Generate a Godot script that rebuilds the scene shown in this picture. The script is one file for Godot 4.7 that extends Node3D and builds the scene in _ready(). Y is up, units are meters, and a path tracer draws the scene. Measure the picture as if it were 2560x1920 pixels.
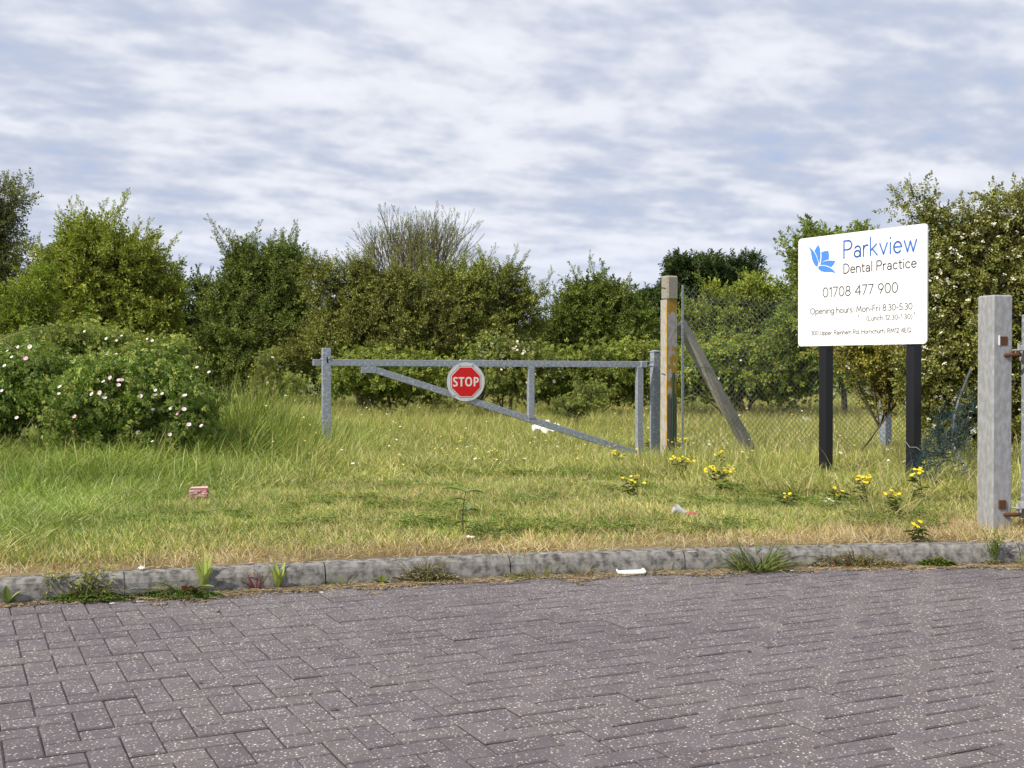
extends Node3D

# The place: x to the right, y up, the camera looks towards -z; «depth» is the distance along -z. Road level is y = 0.
const EYE := 1.03
const F := 3000.0
const TILT := 0.013
var rng := RandomNumberGenerator.new()
var M := {}
var SPRAY := {}
var used := {}
var bumps := FastNoiseLite.new()
var patch := FastNoiseLite.new()


class Geo:
	var v := PackedVector3Array()
	var n := PackedVector3Array()
	var c := PackedColorArray()
	var t := PackedVector2Array()

	func tri(a: Vector3, b: Vector3, d: Vector3, col := Color.WHITE) -> void:
		var m := (b - a).cross(d - a).normalized()
		v.push_back(a)
		v.push_back(d)
		v.push_back(b)
		for i in 3:
			n.push_back(m)
			c.push_back(col)
			t.push_back(Vector2.ZERO)

	func quad(a: Vector3, b: Vector3, d: Vector3, e: Vector3, col := Color.WHITE) -> void:
		tri(a, b, d, col)
		tri(a, d, e, col)

	func oquad(a: Vector3, b: Vector3, d: Vector3, e: Vector3, out: Vector3, col := Color.WHITE) -> void:
		if (b - a).cross(d - a).dot(out) < 0:
			quad(a, e, d, b, col)
		else:
			quad(a, b, d, e, col)

	func otri(a: Vector3, b: Vector3, d: Vector3, out: Vector3, col := Color.WHITE) -> void:
		if (b - a).cross(d - a).dot(out) < 0:
			tri(a, d, b, col)
		else:
			tri(a, b, d, col)

	func tquad(p: Array, uv: Array, out: Vector3) -> void:
		var o := [0, 1, 2, 0, 2, 3]
		var m: Vector3 = (p[1] - p[0]).cross(p[2] - p[0]).normalized()
		if m.dot(out) > 0:
			o = [0, 2, 1, 0, 3, 2]
		else:
			m = -m
		for i in o:
			v.push_back(p[i])
			n.push_back(m)
			c.push_back(Color.WHITE)
			t.push_back(uv[i])

	func smooth(a: Vector3, b: Vector3, d: Vector3, na: Vector3, nb: Vector3, nd: Vector3, col: Color) -> void:
		if (b - a).cross(d - a).dot(na + nb + nd) > 0:
			v.append_array([a, d, b])
			n.append_array([na, nd, nb])
		else:
			v.append_array([a, b, d])
			n.append_array([na, nb, nd])
		for i in 3:
			c.push_back(col)
			t.push_back(Vector2.ZERO)

	func box(tr: Transform3D, s: Vector3, ch := 0.0, col := Color.WHITE) -> void:
		var h := s / 2.0
		for k in 3:
			var l := (k + 1) % 3
			var m := (k + 2) % 3
			for sk in [-1.0, 1.0]:
				var p := []
				for q in [[-1.0, -1.0], [1.0, -1.0], [1.0, 1.0], [-1.0, 1.0]]:
					var u := Vector3.ZERO
					u[k] = sk * h[k]
					u[l] = q[0] * (h[l] - ch)
					u[m] = q[1] * (h[m] - ch)
					p.push_back(tr * u)
				var out := Vector3.ZERO
				out[k] = sk
				oquad(p[0], p[1], p[2], p[3], tr.basis * out, col)
				if ch <= 0.0:
					continue
				for sl in [-1.0, 1.0]:
					var e := []
					for q in [[k, -1.0], [k, 1.0], [l, 1.0], [l, -1.0]]:
						var u := Vector3.ZERO
						u[k] = sk * (h[k] - (0.0 if q[0] == k else ch))
						u[l] = sl * (h[l] - (0.0 if q[0] == l else ch))
						u[m] = q[1] * (h[m] - ch)
						e.push_back(tr * u)
					out = Vector3.ZERO
					out[k] = sk
					out[l] = sl
					oquad(e[0], e[1], e[2], e[3], tr.basis * out, col)
		if ch > 0.0:
			for sx in [-1.0, 1.0]:
				for sy in [-1.0, 1.0]:
					for sz in [-1.0, 1.0]:
						var a := Vector3(sx * h.x, sy * (h.y - ch), sz * (h.z - ch))
						var b := Vector3(sx * (h.x - ch), sy * h.y, sz * (h.z - ch))
						var d := Vector3(sx * (h.x - ch), sy * (h.y - ch), sz * h.z)
						otri(tr * a, tr * b, tr * d, tr.basis * Vector3(sx, sy, sz), col)

	func tube(p: PackedVector3Array, r0: float, r1: float, sides := 5, col := Color.WHITE, caps := false) -> void:
		var rings := []
		var norms := []
		var side := Vector3.ZERO
		for i in p.size():
			var d := (p[mini(i + 1, p.size() - 1)] - p[maxi(i - 1, 0)]).normalized()
			if side == Vector3.ZERO:
				side = d.cross(Vector3.UP if absf(d.y) < 0.9 else Vector3.RIGHT).normalized()
			side = (side - d * side.dot(d)).normalized()
			var other := d.cross(side)
			var r := lerpf(r0, r1, float(i) / maxf(1.0, p.size() - 1))
			var ring := PackedVector3Array()
			var nn := PackedVector3Array()
			for k in sides:
				var m := side * cos(TAU * k / sides) + other * sin(TAU * k / sides)
				nn.push_back(m)
				ring.push_back(p[i] + m * r)
			rings.push_back(ring)
			norms.push_back(nn)
		for i in p.size() - 1:
			for k in sides:
				var j := (k + 1) % sides
				smooth(rings[i][k], rings[i][j], rings[i + 1][j], norms[i][k], norms[i][j], norms[i + 1][j], col)
				smooth(rings[i][k], rings[i + 1][j], rings[i + 1][k], norms[i][k], norms[i + 1][j], norms[i + 1][k], col)
		if caps:
			for e in [0, p.size() - 1]:
				var out := p[0] - p[1] if e == 0 else p[e] - p[e - 1]
				for k in sides:
					otri(p[e], rings[e][k], rings[e][(k + 1) % sides], out, col)

	func mesh() -> ArrayMesh:
		var a := []
		a.resize(Mesh.ARRAY_MAX)
		a[Mesh.ARRAY_VERTEX] = v
		a[Mesh.ARRAY_NORMAL] = n
		a[Mesh.ARRAY_COLOR] = c
		a[Mesh.ARRAY_TEX_UV] = t
		var m := ArrayMesh.new()
		m.add_surface_from_arrays(Mesh.PRIMITIVE_TRIANGLES, a)
		return m


# ---------------------------------------------------------------- naming and placing

func numbered(called: String) -> String:
	used[called] = used.get(called, -1) + 1
	return called if used[called] == 0 else "%s_%03d" % [called, used[called]]


func tag(o: Node, label: String, category: String, group := "", kind := "") -> void:
	o.set_meta("label", label)
	if category:
		o.set_meta("category", category)
	if group:
		o.set_meta("group", group)
	if kind:
		o.set_meta("kind", kind)


func thing(called: String, label: String, category: String, at := Vector3.ZERO, turn := 0.0, group := "", kind := "") -> Node3D:
	var o := Node3D.new()
	o.name = numbered(called)
	o.position = at
	o.rotation.y = turn
	tag(o, label, category, group, kind)
	add_child(o)
	return o


func obj(called: String, shape, mat: Material, parent: Node = null) -> MeshInstance3D:
	var o := MeshInstance3D.new()
	o.mesh = shape.mesh() if shape is Geo else shape
	o.material_override = mat
	o.name = called if parent else numbered(called)
	(parent if parent else self).add_child(o, true)
	return o


func many(called: String, shape: Mesh, xf: Array, cols: Array, mat: Material, parent: Node) -> MultiMeshInstance3D:
	var mm := MultiMesh.new()
	mm.transform_format = MultiMesh.TRANSFORM_3D
	mm.use_colors = not cols.is_empty()
	mm.mesh = shape
	mm.instance_count = xf.size()
	for i in xf.size():
		mm.set_instance_transform(i, xf[i])
		if cols:
			mm.set_instance_color(i, cols[i])
	var o := MultiMeshInstance3D.new()
	o.multimesh = mm
	o.material_override = mat
	o.name = called
	o.set_meta("kind", "stuff")
	parent.add_child(o, true)
	return o


func at(x: float, y: float, depth: float) -> Vector3:
	var d := Vector3((x - 1280.0) / F, (960.0 - y) / F, -1).rotated(Vector3.RIGHT, -TILT)
	return Vector3(0, EYE, 0) + d * (depth / -d.z)


func ss(a: float, b: float, x: float) -> float:
	return smoothstep(a, b, x)


func rf(a: float, b: float) -> float:
	return rng.randf_range(a, b)


func kerb_depth(x: float) -> float:
	if x < -4.0:
		return 4.588 + 0.49 * (x + 4.0)
	if x > 3.6:
		return 6.471
	return 6.04 + 0.235 * x - 0.032 * x * x


func kerb_slope(x: float) -> float:
	return 0.49 if x < -4.0 else 0.0 if x > 3.6 else 0.235 - 0.064 * x


func land(x: float, depth: float) -> float:
	var d := depth - kerb_depth(x)
	var dip := 0.1 * ss(1.9, 2.5, x) * (1.0 - ss(3.8, 4.6, x)) * ss(12.4, 13.6, depth) * (1.0 - ss(16.0, 20.0, depth))
	return 0.1 - 0.1 * ss(10.5, 14.0, depth) - dip + (0.03 * bumps.get_noise_2d(x, depth)) * ss(0.1, 0.9, d) + 0.01 * ss(0.05, 0.4, d)


func facing(dir: Vector3, roll: float) -> Basis:
	var y := dir.normalized()
	var x := y.cross(Vector3(0.31, 0.2, 0.93)).normalized()
	return Basis(x, y, x.cross(y)).orthonormalized().rotated(y, roll)


func yaw(turn: float) -> Basis:
	return Basis(Vector3.UP, turn)


# ---------------------------------------------------------------- materials

func plain(col: Color, rough := 0.8, metal := 0.0) -> StandardMaterial3D:
	var m := StandardMaterial3D.new()
	m.albedo_color = col
	m.roughness = rough
	m.metallic = metal
	return m


func noisy(freq: float, lo: Color, hi: Color, scale: float, rough: float, metal := 0.0, kind := FastNoiseLite.TYPE_SIMPLEX_SMOOTH, stretch := Vector3.ONE, seed_ := 1, mid = null) -> StandardMaterial3D:
	var f := FastNoiseLite.new()
	f.seed = seed_
	f.noise_type = kind
	f.frequency = freq
	f.fractal_octaves = 5
	f.fractal_gain = 0.6
	var ramp := Gradient.new()
	ramp.set_color(0, lo)
	ramp.set_color(1, hi)
	ramp.set_offset(0, 0.22)
	ramp.set_offset(1, 0.78)
	if mid != null:
		ramp.add_point(0.5, mid)
	var tex := NoiseTexture2D.new()
	tex.width = 512
	tex.height = 512
	tex.seamless = true
	tex.noise = f
	tex.color_ramp = ramp
	var m := plain(Color.WHITE, rough, metal)
	m.albedo_texture = tex
	m.uv1_triplanar = true
	m.uv1_scale = Vector3.ONE * scale * stretch
	return m


func tinted(rough := 0.7, back := Color(0, 0, 0)) -> StandardMaterial3D:
	var m := plain(Color.WHITE, rough)
	m.vertex_color_use_as_albedo = true
	if back != Color(0, 0, 0):
		m.backlight_enabled = true
		m.backlight = back
	m.metallic_specular = 0.35
	return m


func relief(m: StandardMaterial3D, freq: float, cm: float, seed_ := 5) -> StandardMaterial3D:
	var f := FastNoiseLite.new()
	f.seed = seed_
	f.frequency = freq
	f.fractal_octaves = 4
	var tex := NoiseTexture2D.new()
	tex.width = 512
	tex.height = 512
	tex.seamless = true
	tex.noise = f
	m.heightmap_enabled = true
	m.heightmap_texture = tex
	m.heightmap_scale = cm
	return m


func speckled() -> StandardMaterial3D:
	# concrete paving blocks: purplish grey with pale exposed stones, 2 m of it
	var side := 2048
	var im := Image.create(side, side, false, Image.FORMAT_RGB8)
	var f := FastNoiseLite.new()
	f.frequency = 0.02
	f.fractal_octaves = 4
	var g := FastNoiseLite.new()
	g.seed = 9
	g.frequency = 0.25
	g.fractal_octaves = 2
	var data := PackedByteArray()
	data.resize(side * side * 3)
	var small := g.get_image(512, 512, false, false, true)
	var broad := f.get_seamless_image(512, 512, false, false, 0.1, true)
	var sd := small.get_data()
	var bd := broad.get_data()
	var k := 0
	for y in side:
		var ya := (y % 512) * 512
		var yb := (y / 4) * 512
		for x in side:
			var w := 99 + (sd[ya + (x % 512)] - 128) / 5 + (bd[yb + x / 4] - 128) / 11
			data[k] = w + 4
			data[k + 1] = w - 3
			data[k + 2] = w
			k += 3
	im = Image.create_from_data(side, side, false, Image.FORMAT_RGB8, data)
	for i in 52000:
		var s := 1 + int(pow(rng.randf(), 3.0) * 4.6)
		var b := rf(0.46, 0.9)
		var col := Color(b, b * 0.965, b * 0.92)
		var p := Vector2i(rng.randi() % side, rng.randi() % side)
		im.fill_rect(Rect2i(p, Vector2i(s + rng.randi() % 2, s)), col)
		if s > 2:
			im.fill_rect(Rect2i(p + Vector2i(1, -1), Vector2i(s, s + 2)), col)
	for i in 7000:
		var b := rf(0.16, 0.28)
		im.fill_rect(Rect2i(rng.randi() % side, rng.randi() % side, 1 + rng.randi() % 3, 1 + rng.randi() % 3), Color(b, b * 0.95, b))
	var m := plain(Color.WHITE, 0.85)
	m.albedo_texture = ImageTexture.create_from_image(im)
	m.uv1_triplanar = true
	m.uv1_world_triplanar = true
	m.uv1_scale = Vector3.ONE * 0.5
	m.vertex_color_use_as_albedo = true
	return m


func lichen(front: bool) -> StandardMaterial3D:
	# old concrete post, u across the face, v from the head down to the ground
	var w := 96
	var h := 1024
	var im := Image.create(w, h, false, Image.FORMAT_RGB8)
	var f := FastNoiseLite.new()
	f.seed = 3
	f.frequency = 0.022
	f.fractal_octaves = 5
	var g := FastNoiseLite.new()
	g.seed = 8
	g.frequency = 0.22
	g.fractal_octaves = 3
	for y in h:
		for x in w:
			var u := float(x) / w
			var v := float(y) / h
			var a := f.get_noise_2d(x, y * 0.8)
			var b := g.get_noise_2d(x * 1.3, y)
			var col: Color
			if front:
				col = Color(0.70, 0.69, 0.70).lerp(Color(0.40, 0.38, 0.35), clampf(0.25 + b * 1.6 + a * 0.7, 0, 1))
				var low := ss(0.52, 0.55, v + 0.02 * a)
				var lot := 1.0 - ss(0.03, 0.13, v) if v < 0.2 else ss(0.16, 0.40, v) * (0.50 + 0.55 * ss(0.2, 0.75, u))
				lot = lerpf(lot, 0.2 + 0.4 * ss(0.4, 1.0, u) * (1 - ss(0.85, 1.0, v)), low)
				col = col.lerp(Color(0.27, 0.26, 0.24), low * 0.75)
				col = col.lerp(Color(0.60, 0.47, 0.13) if v < 0.52 else Color(0.42, 0.33, 0.16), ss(-0.03, 0.10, (lot - 0.5) * 0.9 + a * 1.1 + b * 0.30) * (0.85 - 0.3 * low))
				col = col.lerp(Color(0.66, 0.50, 0.13), ss(0.1, 0.02, u + 0.05 * a) * ss(0.0, 0.05, v))
			else:
				col = Color(0.755, 0.74, 0.71).lerp(Color(0.44, 0.41, 0.38), clampf(0.25 + b * 2.2 + a * 0.5, 0, 1))
				col = col.lerp(Color(0.70, 0.55, 0.18), ss(0.80, 0.90, u + 0.30 * a + 0.14 * b) * ss(-0.05, 0.1, v))
			im.set_pixel(x, y, col)
	var m := plain(Color.WHITE, 0.95)
	m.albedo_texture = ImageTexture.create_from_image(im)
	m.texture_repeat = false
	return m


func cloudy() -> PanoramaSkyMaterial:
	# a broken layer of stratocumulus above thin blue air; the same layer all the way round
	var w := 4096
	var h := w / 2
	var a := FastNoiseLite.new()
	a.seed = 21
	a.noise_type = FastNoiseLite.TYPE_SIMPLEX_SMOOTH
	a.frequency = 2.3
	a.fractal_octaves = 6
	a.fractal_gain = 0.61
	a.domain_warp_enabled = true
	a.domain_warp_amplitude = 0.35
	a.domain_warp_frequency = 0.7
	a.domain_warp_fractal_type = FastNoiseLite.DOMAIN_WARP_FRACTAL_NONE
	var b := FastNoiseLite.new()
	b.seed = 5
	b.noise_type = FastNoiseLite.TYPE_SIMPLEX_SMOOTH
	b.frequency = 0.62
	b.fractal_octaves = 3
	var fine := FastNoiseLite.new()
	fine.seed = 77
	fine.noise_type = FastNoiseLite.TYPE_SIMPLEX_SMOOTH
	fine.frequency = 9.0
	fine.fractal_octaves = 3
	var gap := Color(0.325, 0.41, 0.60)
	var grey := Color(0.415, 0.458, 0.565)
	var pale := Color(0.62, 0.638, 0.695)
	var air := Color(0.50, 0.57, 0.72)
	var data := PackedFloat32Array()
	data.resize(w * h * 3)
	var k := 0
	for j in h:
		var up := cos(PI * (j + 0.5) / h)
		var out := sin(PI * (j + 0.5) / h)
		if up <= 0.0:
			for i in w:
				data[k] = 0.12
				data[k + 1] = 0.125
				data[k + 2] = 0.10
				k += 3
			continue
		var s := 1.0 / (up + 0.115)
		var low := 1.0 - ss(0.0, 0.15, up)
		for i in w:
			var turn := TAU * ((i + 0.5) / w - 0.5)
			var px := sin(turn) * out * s
			var pz := cos(turn) * out * s
			var q := px * 0.82 + pz * 0.57
			var r := px * -0.57 + pz * 0.82
			var n := a.get_noise_2d(q * 0.9, r * 1.05)
			var l := b.get_noise_2d(px + 40.0, pz)
			var e := clampf(0.66 + n * 0.48 + l * 0.26 + 0.13 * fine.get_noise_2d(q * 0.6, r * 1.1) * ss(0.03, 0.12, up), 0.0, 1.0)
			var c := gap.lerp(grey, ss(0.12, 0.5, e)).lerp(pale, ss(0.42, 0.9, e))
			var puff := maxf(0.0, n) * maxf(0.0, 0.5 + l)
			c = c * (0.985 + 0.16 * puff)
			c = c.lerp(air, low * 0.62)
			data[k] = c.r
			data[k + 1] = c.g
			data[k + 2] = c.b
			k += 3
	var m := PanoramaSkyMaterial.new()
	m.panorama = ImageTexture.create_from_image(Image.create_from_data(w, h, false, Image.FORMAT_RGBF, data.to_byte_array()))
	return m


func materials() -> void:
	M.paver = relief(speckled(), 0.08, 0.06)
	M.bed = noisy(0.03, Color(0.17, 0.155, 0.145), Color(0.27, 0.25, 0.23), 0.8, 0.95)
	M.kerb = relief(noisy(0.02, Color(0.24, 0.23, 0.225), Color(0.58, 0.57, 0.55), 1.7, 0.92, 0.0, FastNoiseLite.TYPE_SIMPLEX_SMOOTH, Vector3.ONE, 4, Color(0.47, 0.46, 0.445)), 0.09, 0.12)
	M.earth = tinted(0.95)
	M.galv = noisy(0.03, Color(0.52, 0.55, 0.59), Color(0.70, 0.73, 0.77), 2.2, 0.45, 0.2, FastNoiseLite.TYPE_CELLULAR, Vector3.ONE, 2, Color(0.57, 0.60, 0.645))
	M.zinc = noisy(0.02, Color(0.575, 0.575, 0.575), Color(0.665, 0.67, 0.68), 1.6, 0.45, 0.15, FastNoiseLite.TYPE_SIMPLEX_SMOOTH, Vector3(1.6, 0.8, 1.6), 6, Color(0.615, 0.62, 0.63))
	M.rust = noisy(0.05, Color(0.23, 0.13, 0.07), Color(0.47, 0.31, 0.19), 8.0, 0.9, 0.1)
	M.concrete = relief(noisy(0.05, Color(0.42, 0.405, 0.37), Color(0.72, 0.70, 0.65), 3.0, 0.95), 0.08, 0.15)
	M.strut = noisy(0.05, Color(0.54, 0.52, 0.49), Color(0.74, 0.72, 0.68), 3.0, 0.95)
	M.white = plain(Color(0.93, 0.93, 0.935), 0.35)
	M.disc = plain(Color(0.80, 0.81, 0.84), 0.4)
	M.red = plain(Color(0.80, 0.015, 0.03), 0.4)
	M.cream = plain(Color(0.90, 0.86, 0.84), 0.5)
	M.darkred = plain(Color(0.42, 0.10, 0.10), 0.5)
	M.black = plain(Color(0.05, 0.045, 0.085), 0.5)
	M.dark = plain(Color(0.03, 0.03, 0.035), 0.8)
	M.blue = plain(Color(0.26, 0.46, 0.80), 0.5)
	M.sky_blue = plain(Color(0.29, 0.54, 0.91), 0.5)
	M.ink = plain(Color(0.20, 0.20, 0.27), 0.5)
	M.ink_pale = plain(Color(0.30, 0.31, 0.36), 0.5)
	M.wire = plain(Color(0.37, 0.41, 0.39), 0.35)
	M.wire_grey = plain(Color(0.60, 0.60, 0.59), 0.5, 0.1)
	M.teal = plain(Color(0.13, 0.24, 0.25), 0.4)
	M.green_bar = plain(Color(0.07, 0.22, 0.14), 0.5)
	M.paper = plain(Color(0.90, 0.90, 0.91), 0.7)
	M.pink = plain(Color(0.86, 0.30, 0.47), 0.6)
	M.leaf = tinted(0.55, Color(0.62, 0.68, 0.3))
	M.grass = tinted(0.6, Color(0.62, 0.66, 0.3))
	M.petal = tinted(0.7, Color(0.4, 0.4, 0.4))
	M.bark = tinted(0.9)
	M.pebble = noisy(0.05, Color(0.35, 0.33, 0.31), Color(0.6, 0.58, 0.55), 20.0, 0.9)


# ---------------------------------------------------------------- leaves, grass, flowers

func jit(c: Color, k: float) -> Color:
	var b := 1.0 + rf(-k, k)
	return Color(c.r * b * rf(0.92, 1.1), c.g * b, c.b * b * rf(0.8, 1.2))


func leaf(g: Geo, p: Vector3, dir: Vector3, up: Vector3, ln: float, wd: float, col: Color, droop := 0.15) -> void:
	var side := dir.cross(up).normalized() * wd * 0.5
	var nn := side.cross(dir).normalized()
	var tip := p + dir * ln - up * ln * droop
	var mid := p + dir * ln * 0.45
	var l := mid + side + up * wd * 0.18
	var r := mid - side + up * wd * 0.18
	g.tri(p, r, tip, col)
	g.tri(p, tip, l, col)


func broad_leaf(g: Geo, p: Vector3, dir: Vector3, ln: float, wd: float, bend: float, col: Color, teeth := 0.0) -> void:
	# a long blade that arches over, folded along its rib
	var side := dir.cross(Vector3.UP).normalized()
	if side.length() < 0.5:
		side = Vector3.RIGHT
	var d := dir
	var q := p
	var n := 8
	var old := []
	for i in n + 1:
		var f := float(i) / n
		var w := wd * 0.5 * sin(PI * clampf(f * 0.86 + 0.12, 0, 1)) * (1.0 - teeth * (0.5 if i % 2 == 0 else 0.0))
		var up := side.cross(d).normalized()
		var row := [q + side * w + up * w * 0.35, q, q - side * w + up * w * 0.35]
		if i > 0:
			g.quad(old[0], old[1], row[1], row[0], col)
			g.quad(old[1], old[2], row[2], row[1], col.lightened(0.06))
		old = row
		d = d.rotated(side, -bend / n)
		q += d * ln / n


func blade(g: Geo, p: Vector3, dir: Vector3, ln: float, wd: float, bend: float, c0: Color, c1: Color, segs := 3) -> void:
	var side := dir.cross(Vector3(rf(-1, 1), 0.2, rf(-1, 1))).normalized()
	var axis := Vector3.UP.cross(dir)
	axis = axis.normalized() if axis.length() > 0.01 else Vector3.RIGHT
	var d := dir
	var q := p
	var w := wd * 0.5
	for i in segs:
		var q2 := q + d * ln / segs
		var w2 := wd * 0.5 * (1.0 - pow(float(i + 1) / segs, 1.6))
		var c := c0.lerp(c1, (i + 0.5) / segs)
		if i == segs - 1:
			g.tri(q - side * w, q + side * w, q2, c)
		else:
			g.quad(q - side * w, q + side * w, q2 + side * w2, q2 - side * w2, c)
		q = q2
		w = w2
		d = d.rotated(axis, bend / segs)


func tuft(n: int, l0: float, l1: float, wd: float, lean: float, spread: float, cols: Array, bend := 0.9, segs := 3) -> ArrayMesh:
	var g := Geo.new()
	for i in n:
		var a := rf(0, TAU)
		var p := Vector3(cos(a), 0, sin(a)) * spread * sqrt(rng.randf())
		var b := a + rf(-1.2, 1.2)
		var t := lean * rf(0.1, 1.0)
		var c: Color = jit(cols[rng.randi() % cols.size()], 0.22)
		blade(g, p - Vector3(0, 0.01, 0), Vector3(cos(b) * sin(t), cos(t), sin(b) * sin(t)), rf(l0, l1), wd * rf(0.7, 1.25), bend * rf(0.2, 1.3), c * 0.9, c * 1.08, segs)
	return g.mesh()


func spray(n: int, ln: float, ll: float, lw: float, cols: Array, spread := 1.0) -> ArrayMesh:
	var g := Geo.new()
	var bark := Color(0.10, 0.085, 0.05)
	g.tri(Vector3(-0.003, 0, 0), Vector3(0.003, 0, 0), Vector3(0, ln, 0), bark)
	g.tri(Vector3(0, 0, -0.003), Vector3(0, 0, 0.003), Vector3(0, ln, 0), bark)
	for i in n:
		var f := (i + 0.6) / n
		var a := i * 2.4 + rf(-0.5, 0.5)
		var t := lerpf(1.25, 0.25, f * f) * spread + rf(-0.3, 0.3)
		var d := Vector3(cos(a) * sin(t), cos(t), sin(a) * sin(t)).normalized()
		var up := (Vector3.UP * 0.6 + Vector3(rf(-0.6, 0.6), rf(-0.2, 0.6), rf(-0.6, 0.6)))
		up = (up - d * up.dot(d)).normalized()
		var k := rf(0.7, 1.2)
		leaf(g, Vector3(0, ln * f * 0.95, 0) + d * 0.012, d, up, ll * k, lw * k, jit(cols[rng.randi() % cols.size()], 0.36), rf(0.0, 0.4))
	return g.mesh()


func compound(n: int, ln: float, ll: float, lw: float, cols: Array) -> ArrayMesh:
	# rose shoots: compound leaves of five or seven leaflets on a stem
	var g := Geo.new()
	g.tube(PackedVector3Array([Vector3.ZERO, Vector3(0, ln, 0)]), 0.003, 0.0015, 3, Color(0.09, 0.10, 0.035))
	for i in n:
		var f := (i + 0.7) / n
		var a := i * 2.4 + rf(-0.4, 0.4)
		var t := lerpf(1.35, 0.5, f) + rf(-0.2, 0.2)
		var d := Vector3(cos(a) * sin(t), cos(t), sin(a) * sin(t)).normalized()
		var p := Vector3(0, ln * f, 0)
		var base: Color = jit(cols[rng.randi() % cols.size()], 0.2)
		var up := (Vector3.UP - d * d.y)
		up = (up.normalized() if up.length() > 0.1 else Vector3.RIGHT)
		var side := d.cross(up).normalized()
		var r := ll * 2.1
		for j in 3:
			var q := p + d * r * (0.3 + 0.28 * j) - Vector3(0, 0.012 * j * j, 0)
			for s in [-1.0, 1.0]:
				leaf(g, q, (side * s + d * 0.45).normalized(), up, ll * rf(0.85, 1.1), lw, jit(base, 0.1), 0.2)
		leaf(g, p + d * r * 0.95 - Vector3(0, 0.05, 0), d, up, ll * 1.15, lw, base, 0.35)
	return g.mesh()


func rose(pink: Color) -> ArrayMesh:
	var g := Geo.new()
	for i in 5:
		var a := TAU * i / 5.0
		var d := Vector3(cos(a), 0.42, sin(a)).normalized()
		var s := Vector3(-sin(a), 0, cos(a))
		var p := Vector3.ZERO
		var l := d * 0.016 + s * 0.011
		var r := d * 0.016 - s * 0.011
		var l2 := d * 0.031 + s * 0.017 + Vector3(0, 0.003, 0)
		var r2 := d * 0.031 - s * 0.017 + Vector3(0, 0.003, 0)
		var tip := d * 0.030 + Vector3(0, -0.001, 0)
		var c := pink.lerp(Color(0.85, 0.82, 0.83), rf(0, 0.5))
		g.tri(p, r, l, c)
		g.quad(l, r, tip, l2, c)
		g.tri(r, r2, tip, c)
	for i in 6:
		var a := TAU * i / 6.0
		g.tri(Vector3(cos(a) * 0.008, 0.010, sin(a) * 0.008), Vector3(0, 0.012, 0), Vector3(cos(a + 1.0) * 0.008, 0.010, sin(a + 1.0) * 0.008), Color(0.6, 0.42, 0.06))
	return g.mesh()


func daisy(r: float, petal: Color, eye: Color, stem: float) -> ArrayMesh:
	var g := Geo.new()
	for i in 10:
		var a := TAU * i / 10.0
		var d := Vector3(cos(a), 0.12, sin(a))
		var s := Vector3(-sin(a), 0, cos(a)) * r * 0.3
		g.quad(d * r * 0.25 - s * 0.4, d * r - s * 0.8, d * r + s * 0.8, d * r * 0.25 + s * 0.4, petal)
	for i in 6:
		var a := TAU * i / 6.0
		var b := a + TAU / 6
		g.tri(Vector3(cos(a), 0.2, sin(a)) * r * 0.33, Vector3(0, r * 0.22, 0), Vector3(cos(b), 0.2, sin(b)) * r * 0.33, eye)
	g.tube(PackedVector3Array([Vector3(0, -stem, 0), Vector3(0.01, -stem * 0.5, 0), Vector3.ZERO]), 0.002, 0.0015, 3, Color(0.12, 0.15, 0.05))
	return g.mesh()


func blossom(n: int, r: float, col: Color) -> ArrayMesh:
	var g := Geo.new()
	for i in n:
		var p := Vector3(rf(-1, 1), rf(-0.4, 0.6), rf(-1, 1)) * r * 1.9
		var b := facing(Vector3(rf(-0.7, 0.7), 1, rf(-0.7, 0.7)), rf(0, TAU))
		var c := jit(col, 0.1)
		for k in 5:
			var a := TAU * k / 5.0
			g.tri(p, p + b * (Vector3(cos(a + 0.55), 0.25, sin(a + 0.55)) * r), p + b * (Vector3(cos(a - 0.55), 0.25, sin(a - 0.55)) * r), c)
	return g.mesh()


func bent(a: Vector3, b: Vector3, lift: Vector3, n := 4) -> PackedVector3Array:
	var p := PackedVector3Array()
	for i in n + 1:
		var f := float(i) / n
		p.push_back(a.lerp(b, f) + lift * sin(PI * f) )
	return p


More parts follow.
